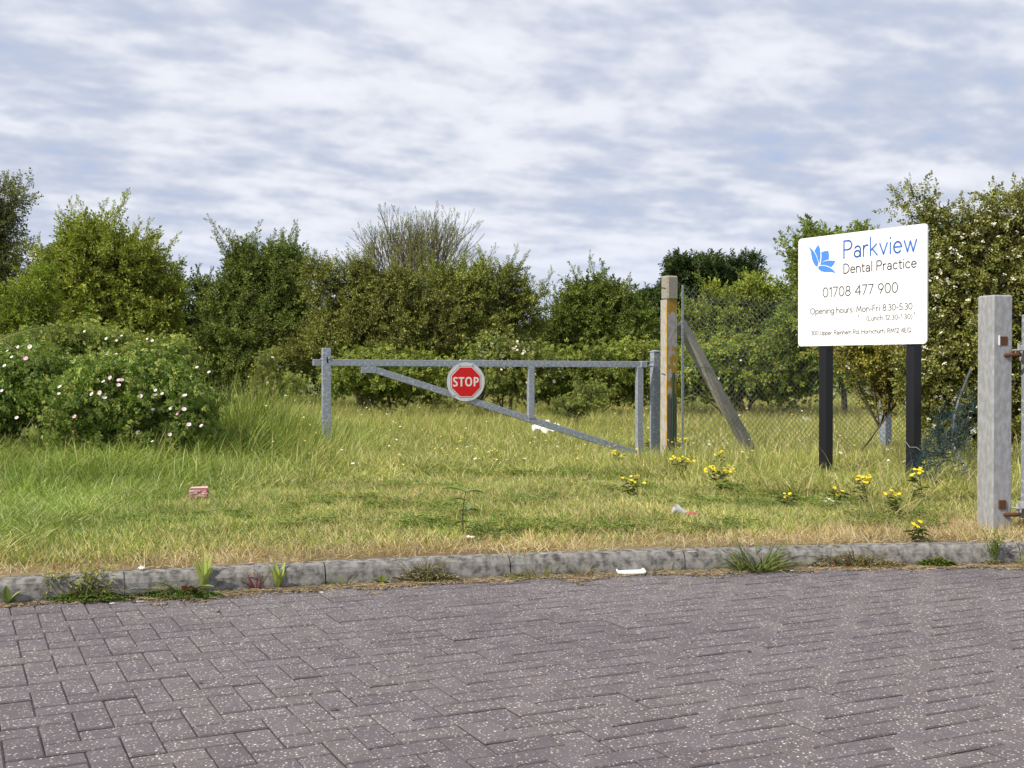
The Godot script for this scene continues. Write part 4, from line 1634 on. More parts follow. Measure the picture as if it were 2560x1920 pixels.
func board() -> void:
	var zl := 10.67
	var zr := 9.5
	var a := at(1995, 921, zl)
	var b := at(2317, 921, zr)
	var ux := Vector3(b.x - a.x, 0, b.z - a.z)
	var wide := ux.length()
	ux = ux.normalized()
	var turn := atan2(-ux.z, ux.x)
	var low := at(1995, 866, zl).y
	var high := 0.953
	var foot := Vector3(a.x, land(a.x, zl), a.z)
	var root := thing("practice_sign", "white dental practice board with blue lettering on two black legs", "sign", foot, turn)
	low -= foot.y
	# the board's own metres (along, up) from where the photograph shows a mark
	var on := func(x: float, y: float) -> Vector2:
		var k := (x - 1280.0) / F
		var t := (k * zl - a.x) / (ux.x + k * ux.z)
		return Vector2(t, at(x, y, zl - ux.z * t).y - foot.y)
	var g := Geo.new()
	var r := 0.035
	var edge := PackedVector2Array()
	for c in [[wide - r, high - r, 0], [r, high - r, 90], [r, r, 180], [wide - r, r, 270]]:
		for i in 7:
			var t := deg_to_rad(c[2] + i * 15.0)
			edge.push_back(Vector2(c[0] + cos(t) * r, c[1] + sin(t) * r))
	var mid := Vector3(wide / 2, low + high / 2, 0)
	for i in edge.size():
		var p := Vector3(edge[i].x, edge[i].y + low, 0)
		var q := Vector3(edge[(i + 1) % edge.size()].x, edge[(i + 1) % edge.size()].y + low, 0)
		var dz := Vector3(0, 0, 0.012)
		g.otri(mid, p, q, Vector3.BACK)
		g.otri(mid - dz, p - dz, q - dz, Vector3.FORWARD)
		g.oquad(p, q, q - dz, p - dz, p + q - mid * 2)
	var panel := obj("board", g, M.white, root)
	for l in [["Parkview", 2108.9, 2289.9, 645.4, 602.8, 0.10, M.blue], ["Dental Practice", 2108.9, 2289.9, 683.5, 660.3, 0.11, M.ink], ["01708 477 900", 2057.2, 2243.2, 742.9, 719.9, 0.10, M.ink],
			["Opening hours: Mon-Fri 8.30-5.30", 2025.5, 2279.7, 785.7, 771.6, 0.12, M.ink_pale], ["(Lunch 12.30-1.30)", 2166.1, 2280.0, 801.5, 790.0, 0.12, M.ink_pale], ["300 Upper Rainham Rd, Hornchurh, RM12 4EQ", 2027.9, 2277.3, 838.0, 828.0, 0.13, M.ink_pale]]:
		var p: Vector2 = on.call(l[1], l[3])
		var q: Vector2 = on.call(l[1], l[4])
		var e: Vector2 = on.call(l[2], l[3])
		obj("lettering", write(l[0], p.x, e.x, p.y, q.y - p.y, l[5], 0.0015), l[6], panel)
	for petal in [
		[[125, 105], [165, 128], [205, 170], [240, 225], [268, 290], [284, 350], [286, 395], [268, 426], [245, 415], [215, 375], [190, 310], [176, 240], [168, 185], [150, 140]],
		[[290, 75], [310, 130], [320, 200], [321, 280], [312, 340], [297, 387], [296, 355], [284, 315], [268, 265], [245, 215], [224, 175], [255, 118]],
		[[333, 196], [385, 178], [447, 172], [457, 240], [453, 312], [415, 316], [370, 336], [322, 378], [334, 320], [338, 255]],
		[[560, 335], [535, 385], [490, 436], [440, 412], [385, 398], [310, 396], [345, 362], [390, 338], [440, 327], [500, 327]],
		[[280, 430], [305, 415], [350, 408], [410, 417], [470, 440], [520, 472], [552, 510], [575, 545], [545, 522], [500, 510], [440, 512], [385, 511], [335, 498], [298, 470]],
	]:
		g = Geo.new()
		var pts := PackedVector2Array()
		for q in petal:
			pts.push_back(on.call(2000.0 + q[0] * 0.1567, 600.0 + q[1] * 0.1567))
		var idx := Geometry2D.triangulate_polygon(pts)
		for i in range(0, idx.size(), 3):
			g.otri(Vector3(pts[idx[i]].x, pts[idx[i]].y, 0.0015), Vector3(pts[idx[i + 1]].x, pts[idx[i + 1]].y, 0.0015), Vector3(pts[idx[i + 2]].x, pts[idx[i + 2]].y, 0.0015), Vector3.BACK)
		obj("logo_petal", g, M.sky_blue, panel)
	for q in [[128, 562], [118, 1252], [930, 1212], [1826, 1165]]:
		var p: Vector2 = on.call(2000.0 + q[0] * 0.1567, 600.0 + q[1] * 0.1567)
		g = Geo.new()
		rod(g, Vector3(p.x, p.y, -0.002), Vector3(p.x, p.y, 0.002), 0.006, 8)
		obj("screw", g, M.disc if q[0] < 200 else M.ink_pale, panel)
	for x in [2053.0, 2272.0]:
		var p: Vector2 = on.call(x, 870)
		g = Geo.new()
		var y1 := low + high - 0.12
		g.box(Transform3D(Basis(), Vector3(p.x, y1 / 2 - 0.15, -0.012 - 0.048)), Vector3(0.085, y1 + 0.3, 0.09), 0.004)
		obj("leg", g, M.black, root)


# ---------------------------------------------------------------- weeds, flowers, litter

func foot_of_kerb(px: float, py: float) -> Vector3:
	# on the paving, at the place seen in the photograph
	var depth := EYE * F / (py - 921.0)
	var p := at(px, py, depth)
	return Vector3(p.x, 0.0, -minf(depth, kerb_depth(p.x) - 0.15))


func on_grass(px: float, py: float) -> Vector3:
	var depth := 0.93 * F / (py - 921.0)
	for i in 3:
		var x := (px - 1280.0) / F * depth
		depth = (EYE - land(x, depth)) * F / (py - 921.0)
	var p := at(px, py, depth)
	return Vector3(p.x, land(p.x, depth), -depth)


func rosette(called: String, label: String, category: String, p: Vector3, n: int, ln: float, wd: float, cols: Array, upright: float, teeth := 0.3, group := "") -> Node3D:
	var o := thing(called, label, category, p, 0.0, group)
	for i in n:
		var a := TAU * i / n + rf(-0.4, 0.4)
		var t := lerpf(1.35, 0.25, upright) * rf(0.65, 1.1)
		var g := Geo.new()
		broad_leaf(g, Vector3(0, 0.002, 0), Vector3(cos(a) * sin(t), cos(t), sin(a) * sin(t)), ln * rf(0.7, 1.15), wd, rf(0.2, 0.9) * (1.2 - upright), jit(cols[i % cols.size()], 0.15), teeth)
		obj("leaf", g, M.leaf, o)
	return o


func tussock(called: String, label: String, category: String, p: Vector3, n: int, l0: float, l1: float, wd: float, lean: float, spread: float, cols: Array, bend := 0.9) -> Node3D:
	var o := thing(called, label, category, p)
	obj("blades", tuft(n, l0, l1, wd, lean, spread, cols, bend, 4), M.grass, o).set_meta("kind", "stuff")
	return o


func mat_of(o: Node3D, called: String, n: int, wide: float, deep: float, high: float, ll: float, cols: Array) -> void:
	var g := Geo.new()
	for i in n:
		var q := Vector3(rf(-1, 1), 0, rf(-1, 1))
		if Vector2(q.x, q.z).length() > 1.0:
			continue
		var h := high * (1.0 - q.length() * 0.75) * rf(0.2, 1.0)
		var p := Vector3(q.x * wide, h, q.z * deep)
		var a := rf(0, TAU)
		leaf(g, p, Vector3(cos(a), rf(0.0, 0.8), sin(a)).normalized(), Vector3.UP, ll * rf(0.6, 1.3), ll * 0.6, jit(cols[rng.randi() % cols.size()], 0.25), 0.2)
	for i in n / 14:
		var a := rf(0, TAU)
		var e := Vector3(cos(a) * wide * rf(0.2, 1), high * rf(0.5, 1.2), sin(a) * deep * rf(0.2, 1))
		g.tube(bent(Vector3(e.x * 0.3, 0, e.z * 0.3), e, Vector3(0, 0.02, 0), 3), 0.0017, 0.001, 3, Color(0.22, 0.2, 0.08))
	obj(called, g, M.leaf, o).set_meta("kind", "stuff")


func weeds() -> void:
	var lime := [Color(0.30, 0.38, 0.06), Color(0.36, 0.42, 0.10)]
	var green := [Color(0.10, 0.16, 0.03), Color(0.14, 0.20, 0.04)]
	var dull := [Color(0.17, 0.185, 0.06), Color(0.26, 0.235, 0.09), Color(0.33, 0.27, 0.13)]
	var drab := [Color(0.36, 0.29, 0.15), Color(0.25, 0.22, 0.09), Color(0.19, 0.19, 0.06)]
	rosette("broad_leaf_weed", "pale broad leaved weed in the gutter at the left edge of the paving", "weed", foot_of_kerb(30, 1508), 6, 0.11, 0.034, [Color(0.26, 0.33, 0.16), Color(0.17, 0.24, 0.07)], 0.55, 0.15)
	var o := thing("groundsel_clump", "bushy yellowing groundsel clump with a green mat growing at the kerb", "weed", foot_of_kerb(215, 1500))
	mat_of(o, "mat", 900, 0.21, 0.085, 0.05, 0.022, green)
	var tops := Geo.new()
	for i in 26:
		var e := Vector3(rf(-0.17, 0.14), rf(0.06, 0.15), rf(-0.05, 0.05))
		tops.tube(bent(Vector3(e.x * 0.6, 0, e.z), e, Vector3(0.01, 0.01, 0), 3), 0.002, 0.0012, 3, Color(0.22, 0.24, 0.08))
		for k in 12:
			var d := Vector3(rf(-1, 1), rf(-0.2, 1), rf(-1, 1)).normalized()
			leaf(tops, e - Vector3(0, 0.006 * k, 0) + d * 0.008, d, Vector3.UP, 0.03, 0.013, jit(Color(0.34, 0.34, 0.08) if k < 6 else Color(0.20, 0.23, 0.06), 0.25), 0.2)
	obj("flowering_tops", tops, M.leaf, o)
	o = thing("mixed_weed_clump", "green weed clump with dock leaves and reddish tips spreading at the kerb", "weed", foot_of_kerb(452, 1494))
	mat_of(o, "mat", 1000, 0.19, 0.075, 0.045, 0.016, [Color(0.10, 0.19, 0.03), Color(0.13, 0.22, 0.04)])
	for q in [[-0.13, 1.1, 2.9, Color(0.19, 0.21, 0.17)], [-0.05, 1.15, 3.3, Color(0.22, 0.24, 0.19)], [-0.02, 0.7, 2.5, Color(0.16, 0.22, 0.06)], [0.05, 0.9, 0.4, Color(0.14, 0.20, 0.05)], [0.02, 0.8, 1.2, Color(0.26, 0.13, 0.11)], [0.07, 0.8, 2.0, Color(0.28, 0.14, 0.12)]]:
		var g := Geo.new()
		broad_leaf(g, Vector3(q[0], 0.02, 0.0), Vector3(cos(q[2]) * sin(q[1]), cos(q[1]), sin(q[2]) * sin(q[1])), 0.13, 0.045, 0.7, q[3], 0.1)
		obj("leaf", g, M.leaf, o)
	rosette("prickly_lettuce", "upright pale green prickly lettuce behind the green weed clump", "weed", foot_of_kerb(522, 1474) + Vector3(0, 0, -0.01), 7, 0.18, 0.034, lime, 0.95, 0.4)
	o = thing("red_stemmed_weed", "thin weed with red stems against the kerb beside a small lettuce", "weed", foot_of_kerb(651, 1467))
	var g := Geo.new()
	for i in 9:
		var e := Vector3(rf(-0.05, 0.05), rf(0.03, 0.08), rf(-0.03, 0.03))
		g.tube(bent(Vector3(e.x * 0.3, 0, 0), e, Vector3(0, 0.01, 0), 3), 0.0025, 0.0015, 4, Color(0.34, 0.05, 0.09))
		leaf(g, e, Vector3(rf(-1, 1), 0.6, rf(-1, 1)).normalized(), Vector3.UP, 0.035, 0.010, Color(0.28, 0.17, 0.06))
	g.tube(bent(Vector3(-0.01, 0, 0), Vector3(-0.03, 0.25, 0.0), Vector3(0.01, 0, 0), 4), 0.0015, 0.001, 3, Color(0.28, 0.15, 0.10))
	obj("stems", g, M.leaf, o)
	rosette("prickly_lettuce", "small light green prickly lettuce beside the red stemmed weed", "weed", foot_of_kerb(697, 1472), 6, 0.125, 0.030, lime, 0.85, 0.35)
	tussock("grass_tuft", "small flat grass tuft at the kerb joint, left of the dandelion", "grass tuft", foot_of_kerb(868, 1456), 26, 0.05, 0.13, 0.006, 1.2, 0.03, lime + dull)
	rosette("dandelion", "small dandelion rosette at the foot of the kerb", "weed", foot_of_kerb(957, 1456), 7, 0.085, 0.024, lime, 0.35, 0.5)
	o = thing("withered_weed_clump", "wide withered brownish weed clump hanging over the kerb face", "weed", foot_of_kerb(1062, 1452))
	mat_of(o, "sprigs", 520, 0.17, 0.05, 0.10, 0.020, drab)
	o = thing("yellow_moss_weed", "low yellowish creeping weed on the paving right of the withered clump", "weed", foot_of_kerb(1300, 1447))
	mat_of(o, "mat", 260, 0.09, 0.03, 0.03, 0.014, [Color(0.34, 0.34, 0.12), Color(0.26, 0.27, 0.09)])
	tussock("grass_tuft", "thin pale grass tuft in the gutter right of the creeping weed", "grass tuft", foot_of_kerb(1352, 1440), 40, 0.04, 0.12, 0.004, 1.0, 0.04, dull + drab)
	tussock("grass_tuft", "wispy straw tuft in the gutter just left of the white tray", "grass tuft", foot_of_kerb(1452, 1436), 44, 0.05, 0.13, 0.004, 1.1, 0.05, drab)
	tussock("grass_tuft", "dry grass wisps in the gutter just right of the white tray", "grass tuft", foot_of_kerb(1640, 1428), 36, 0.04, 0.12, 0.0035, 1.2, 0.06, drab)
	tussock("large_grass_tuft", "large coarse green grass tuft spilling over the kerb onto the paving", "grass tuft", foot_of_kerb(1885, 1421) + Vector3(0, 0, 0.01), 190, 0.10, 0.24, 0.010, 1.25, 0.09, [Color(0.13, 0.165, 0.05), Color(0.18, 0.215, 0.06), Color(0.22, 0.215, 0.10), Color(0.12, 0.17, 0.035)], 1.1)
	o = thing("dry_weed_patch", "low dry reddish and yellow weed patch along the kerb, right of the large tuft", "weed", foot_of_kerb(2120, 1411))
	mat_of(o, "sprigs", 760, 0.28, 0.05, 0.08, 0.018, drab + [Color(0.38, 0.16, 0.06), Color(0.30, 0.30, 0.09)])
	o = thing("chickweed_tuft", "small dark green leafy tuft at the kerb below the right sign leg", "weed", foot_of_kerb(2335, 1413))
	mat_of(o, "leaves", 420, 0.10, 0.05, 0.045, 0.03, green + [Color(0.2, 0.22, 0.07)])
	o = thing("feathery_weed", "upright feathery green weed standing before the thick steel post", "weed", foot_of_kerb(2464, 1405))
	g = Geo.new()
	for i in 6:
		var e := Vector3(rf(-0.05, 0.05), rf(0.11, 0.19), rf(-0.02, 0.02))
		g.tube(bent(Vector3(e.x * 0.2, 0, 0), e, Vector3(0, 0.01, 0), 3), 0.002, 0.001, 3, Color(0.16, 0.2, 0.05))
		for k in 26:
			var a := rf(0, TAU)
			leaf(g, e * (0.25 + 0.75 * k / 26.0), Vector3(cos(a), 0.9, sin(a)).normalized(), Vector3.UP, 0.04, 0.006, jit(Color(0.19, 0.25, 0.055), 0.2), 0.0)
	obj("stems", g, M.leaf, o)
	mat_of(o, "dry_base", 160, 0.07, 0.04, 0.02, 0.02, drab)
	tussock("grass_tuft", "pale grass tuft against the kerb at the right edge", "grass tuft", foot_of_kerb(2545, 1400), 60, 0.06, 0.16, 0.005, 1.0, 0.05, dull + lime)
	# on the verge
	var p := on_grass(1160, 1350)
	o = thing("dock_seedling", "lone upright leafy seedling in the mown verge beside the crumpled tissue", "plant", p)
	g = Geo.new()
	g.tube(bent(Vector3.ZERO, Vector3(0.01, 0.26, 0), Vector3(-0.012, 0, 0), 5), 0.004, 0.002, 5, Color(0.14, 0.10, 0.05))
	obj("stem", g, M.leaf, o)
	for q in [[0.255, 2.9, 0.14, 0.07, 0.6], [0.25, 0.2, 0.11, 0.065, 0.9], [0.21, 3.5, 0.15, 0.075, 1.1], [0.15, 0.5, 0.08, 0.07, 0.9], [0.09, 2.7, 0.07, 0.06, 1.3], [0.06, 0.0, 0.06, 0.055, 1.2], [0.18, -1.4, 0.09, 0.065, 1.0]]:
		g = Geo.new()
		broad_leaf(g, Vector3(0.008, q[0], 0), Vector3(cos(q[1]), 0.45, -sin(q[1])).normalized(), q[2], q[3], q[4], jit(Color(0.15, 0.21, 0.05), 0.15))
		obj("leaf", g, M.leaf, o)
	tussock("greyish_grass_tuft", "dark bluish grass tuft right of the crushed cup at the edge of the verge", "grass tuft", on_grass(1790, 1332), 70, 0.06, 0.17, 0.005, 1.1, 0.08, [Color(0.15, 0.19, 0.07), Color(0.2, 0.22, 0.09)])
	tussock("bright_grass_tuft", "bright green low tuft on the dry verge above the large gutter tuft", "grass tuft", on_grass(1930, 1330), 120, 0.03, 0.09, 0.005, 1.1, 0.16, [Color(0.17, 0.27, 0.04), Color(0.2, 0.29, 0.05)])
	tussock("tall_dry_grass", "tall pale dry grass stalks in front of the right sign leg", "grass tuft", on_grass(2215, 1300), 90, 0.10, 0.40, 0.005, 0.75, 0.16, [Color(0.42, 0.38, 0.17), Color(0.30, 0.30, 0.10), Color(0.5, 0.42, 0.24)])
	tussock("tall_dry_grass", "tall yellow green grass tussock at the foot of the left sign leg", "grass tuft", on_grass(1985, 1240), 150, 0.10, 0.30, 0.006, 0.7, 0.2, [Color(0.34, 0.34, 0.12), Color(0.24, 0.26, 0.08), Color(0.45, 0.39, 0.2)])
	tussock("tall_dry_grass", "leaning dry grass stalks between the sign legs, behind the ragwort", "grass tuft", on_grass(2170, 1255), 60, 0.15, 0.5, 0.005, 0.8, 0.2, [Color(0.45, 0.39, 0.2), Color(0.30, 0.28, 0.12)])


func ragwort(px: float, py_top: float, stands: float, wide: float, heads: int, label: String) -> void:
	# yellow flower heads in a flat cluster on branched stems
	var depth := (0.95 - stands) * F / (py_top - 921.0)
	for i in 3:
		depth = (EYE - land((px - 1280.0) / F * depth, depth) - stands) * F / (py_top - 921.0)
	var top := at(px, py_top, depth)
	var foot := land(top.x, depth)
	var o := thing("ragwort_plant", label, "wildflower", Vector3(top.x, foot, -depth), 0.0, "yellow ragwort plants on the verge and at the fence")
	var h := top.y - foot
	var g := Geo.new()
	var w := wide * depth / F
	var spots := []
	heads = int(heads * 1.6)
	for i in heads:
		spots.push_back(Vector3(rf(-1, 1) * w * 0.5, h + rf(-0.035, 0.02), rf(-0.06, 0.06)))
	var mid := Vector3(rf(-0.04, 0.04), h * 0.5, 0)
	g.tube(bent(Vector3.ZERO, mid, Vector3(0.02, 0, 0), 3), 0.004, 0.003, 5, Color(0.17, 0.15, 0.06))
	for i in range(0, heads, 2):
		g.tube(bent(mid, spots[i], Vector3(0, -0.01, 0), 3), 0.0025, 0.0014, 3, Color(0.2, 0.19, 0.07))
	for i in 26:
		var a := rf(0, TAU)
		leaf(g, Vector3(rf(-0.03, 0.03), h * rf(0.1, 0.85), rf(-0.02, 0.02)), Vector3(cos(a), rf(0.0, 0.8), sin(a)).normalized(), Vector3.UP, 0.07, 0.018, jit(Color(0.13, 0.15, 0.045), 0.25), 0.3)
	obj("stem", g, M.leaf, o)
	for q in spots:
		var head := obj("flower_head", SPRAY.ragwort, M.petal, o)
		head.transform = Transform3D(facing(Vector3(rf(-0.5, 0.5), 1, rf(0, 0.8)), rf(0, TAU)).scaled(Vector3.ONE * rf(0.5, 0.78)), q)


func crumple(g: Geo, w: float, d: float, h: float, n: int, col: Color) -> void:
	# a creased sheet lying on the ground
	var f := FastNoiseLite.new()
	f.seed = rng.randi() % 999
	f.frequency = 0.9
	var row := []
	for j in n + 1:
		var now := []
		for i in n + 1:
			var u := float(i) / n * 2 - 1
			var v := float(j) / n * 2 - 1
			var k := 1.0 - 0.35 * absf(f.get_noise_2d(u * 1.3 + 9, v * 1.3))
			now.push_back(Vector3(u * w * k, h * (0.25 + 0.9 * absf(f.get_noise_2d(u * 2.2, v * 2.2) * 1.6)) * (1.05 - 0.6 * maxf(absf(u), absf(v))), v * d * k))
		if row:
			for i in n:
				g.otri(row[i], row[i + 1], now[i + 1], Vector3.UP, col)
				g.otri(row[i], now[i + 1], now[i], Vector3.UP, col)
		row = now


func litter() -> void:
	var flat := tinted(0.75, Color(0.2, 0.2, 0.2))
	# squashed food tray in the gutter
	var o := thing("squashed_tray", "flattened white foam tray lying on the paving by the kerb", "litter", foot_of_kerb(1575, 1431), 0.12)
	o.rotation.x = 0.13
	o.position.y = 0.006
	var g := Geo.new()
	var ring := []
	for i in 28:
		var a := TAU * i / 28
		var k := pow(pow(absf(cos(a)), 4) + pow(absf(sin(a)), 4), -0.25)
		ring.push_back(Vector3(cos(a) * k * 0.074, 0, sin(a) * k * 0.055))
	for i in 28:
		var a: Vector3 = ring[i]
		var b: Vector3 = ring[(i + 1) % 28]
		var up := Vector3(0, 0.014, 0)
		var c := Color(0.83, 0.84, 0.85)
		g.otri(Vector3(0, 0.006, 0), a * 0.78 + Vector3(0, 0.006, 0), b * 0.78 + Vector3(0, 0.006, 0), Vector3.UP, c)
		g.oquad(a * 0.78 + Vector3(0, 0.006, 0), b * 0.78 + Vector3(0, 0.006, 0), b * 0.92 + up, a * 0.92 + up, Vector3.UP, c)
		g.oquad(a * 0.92 + up, b * 0.92 + up, b + up * 0.8, a + up * 0.8, Vector3.UP, c)
		g.oquad(a + up * 0.8, b + up * 0.8, b * 0.96, a * 0.96, a + b, c)
	obj("tray", g, flat, o)
	var sheets := [
		["crumpled_tissue", "small crumpled white tissue below the lone seedling on the verge", 1172, 1355, 0.033, 0.018, 0.022, Color(0.84, 0.84, 0.85)],
		["paper_scrap", "tiny white paper scrap on top of the kerb above the weeds at left", 352, 1418, 0.014, 0.012, 0.03, Color(0.84, 0.84, 0.84)],
		["flattened_wrapper", "flattened pale wrapper in the grass below the left sign leg", 2072, 1264, 0.06, 0.03, 0.03, Color(0.72, 0.73, 0.70)],
		["white_bag", "large crumpled white bag lying in the meadow behind the gate", 1368, 1094, 0.23, 0.10, 0.34, Color(0.84, 0.84, 0.86)],
		["white_bag", "white bag caught in the meadow grass behind the left sign leg", 2014, 1062, 0.09, 0.05, 0.20, Color(0.80, 0.82, 0.80)],
		["paper_scrap", "white paper scrap in the grass right of the concrete strut", 1955, 1150, 0.035, 0.03, 0.10, Color(0.76, 0.77, 0.80)],
		["plastic_sheet", "white plastic sheet on the grass just left of the thick steel post", 2424, 1210, 0.10, 0.05, 0.045, Color(0.80, 0.81, 0.84)],
		["plastic_sheet", "white plastic sheet glimpsed between the thick post and the gate leaf", 2533, 1205, 0.06, 0.05, 0.05, Color(0.80, 0.81, 0.84)],
		["dark_scrap", "small black and white scrap lying in the mown grass", 1051, 1246, 0.02, 0.015, 0.02, Color(0.10, 0.10, 0.11)],
	]
	for s in sheets:
		var p: Vector3
		if s[0] == "paper_scrap" and s[3] > 1400:
			var q := at(s[2], s[3], 5.5)
			p = Vector3(q.x, 0.103, -kerb_depth(q.x) + 0.04)
		else:
			p = on_grass(s[2], s[3])
		o = thing(s[0], s[1], "litter", p + Vector3(0, 0.02 if s[3] < 1400 else 0.0, 0), rf(-0.4, 0.4))
		g = Geo.new()
		crumple(g, s[4], s[5], s[6], 9, s[7])
		obj("sheet", g, flat, o)
	# crushed cup with its pink band
	o = thing("crushed_cup", "crushed white paper cup with a pink strip lying on the verge", "litter", on_grass(1700, 1292), 0.0)
	o.scale = Vector3.ONE * 0.74
	g = Geo.new()
	var axis := Basis(Vector3(0, 0, 1), 1.05) * Basis(Vector3(1, 0, 0), 0.3)
	for i in 14:
		for k in 4:
			var p := []
			for q in [[i, k], [i + 1, k], [i + 1, k + 1], [i, k + 1]]:
				var a: float = TAU * (q[0] % 14) / 14
				var r: float = 0.030 + 0.012 * q[1] / 4.0
				var dent: float = 1.0 - 0.35 * maxf(0.0, sin(a * 2.0 + q[1])) * (0.4 + 0.15 * q[1])
				p.push_back(axis * Vector3(cos(a) * r * dent, (q[1] - 2.0) * 0.03, sin(a) * r * 0.8) + Vector3(0, 0.045, 0))
			g.oquad(p[0], p[1], p[2], p[3], p[0] - Vector3(0, 0.045, 0), Color(0.84, 0.84, 0.85))
	obj("cup", g, flat, o)
	g = Geo.new()
	g.box(Transform3D(Basis(Vector3(0, 0, 1), -0.1), Vector3(0.095, 0.026, 0.02)), Vector3(0.075, 0.034, 0.03), 0.004)
	obj("pink_strip", g, M.pink, o)
	# torn carton on the left
	o = thing("torn_carton", "torn red and white cardboard carton in the bright grass at left", "litter", on_grass(497, 1256) + Vector3(0, 0.015, 0), 0.1)
	g = Geo.new()
	g.box(Transform3D(Basis(Vector3(1, 0, 0), -0.25), Vector3(0, 0.045, 0)), Vector3(0.125, 0.066, 0.05), 0.006, Color(0.40, 0.15, 0.15))
	obj("box", g, flat, o)
	g = Geo.new()
	for k in 22:
		g.box(Transform3D(Basis(Vector3(1, 0, 0), -0.25), Vector3(rf(-0.055, 0.055), 0.045 + rf(-0.028, 0.028), 0.0265 + 0.0001 * k)), Vector3(rf(0.008, 0.03), rf(0.005, 0.014), 0.002), 0.0, Color(0.55, 0.42, 0.38) * rf(0.6, 1.15))
	obj("torn_print", g, flat, o)
	g = Geo.new()
	g.quad(Vector3(-0.06, 0.082, 0.02), Vector3(0.064, 0.084, 0.018), Vector3(0.056, 0.092, -0.03), Vector3(-0.05, 0.088, -0.03), Color(0.66, 0.42, 0.40))
	obj("flap", g, flat, o)
	# small things on the paving
	o = thing("pebble", "single grey pebble lying on the paving near the green weed clump", "stone", foot_of_kerb(545, 1532))
	var s := SphereMesh.new()
	s.radius = 0.011
	s.height = 0.016
	s.radial_segments = 14
	s.rings = 8
	obj("stone", s, M.pebble, o).position.y = 0.007
	for q in [[504, 1712, "small dark crumpled leaf on the paving at left"], [1870, 1631, "small dark curled leaf on the paving at right"], [838, 1779, "tiny dark leaf scrap in a paving joint near the lower middle"]]:
		o = thing("dead_leaf", q[2], "leaf", foot_of_kerb(q[0], q[1]), rf(-0.5, 0.5))
		g = Geo.new()
		broad_leaf(g, Vector3(-0.016, 0.003, 0), Vector3(1, 0.25, 0.1).normalized(), 0.034, 0.013, 0.7, Color(0.035, 0.03, 0.028))
		obj("blade", g, M.bark, o)
	for q in [[350, 1507, 0.03, "under the left weed clumps"], [280, 1512, 0.02, "in front of the groundsel clump"], [2025, 1421, 0.03, "right of the large grass tuft"], [2150, 1423, 0.02, "before the dry reddish weeds"], [1980, 1430, 0.016, "by the large grass tuft"], [805, 1484, 0.014, "beside the small lettuce"], [1235, 1444, 0.014, "left of the creeping yellowish weed"], [2380, 1408, 0.025, "left of the feathery weed"]]:
		o = thing("pale_chip", "small pale chip of litter lying in the gutter " + q[3], "litter", foot_of_kerb(q[0], q[1]), rf(-0.6, 0.6), "pale chips of litter along the gutter")
		g = Geo.new()
		g.box(Transform3D(Basis.from_euler(Vector3(rf(-0.1, 0.1), 0, rf(-0.1, 0.1))), Vector3(0, 0.004, 0)), Vector3(q[2], 0.004, 0.010), 0.001, Color(0.74, 0.72, 0.66))
		obj("chip", g, flat, o)


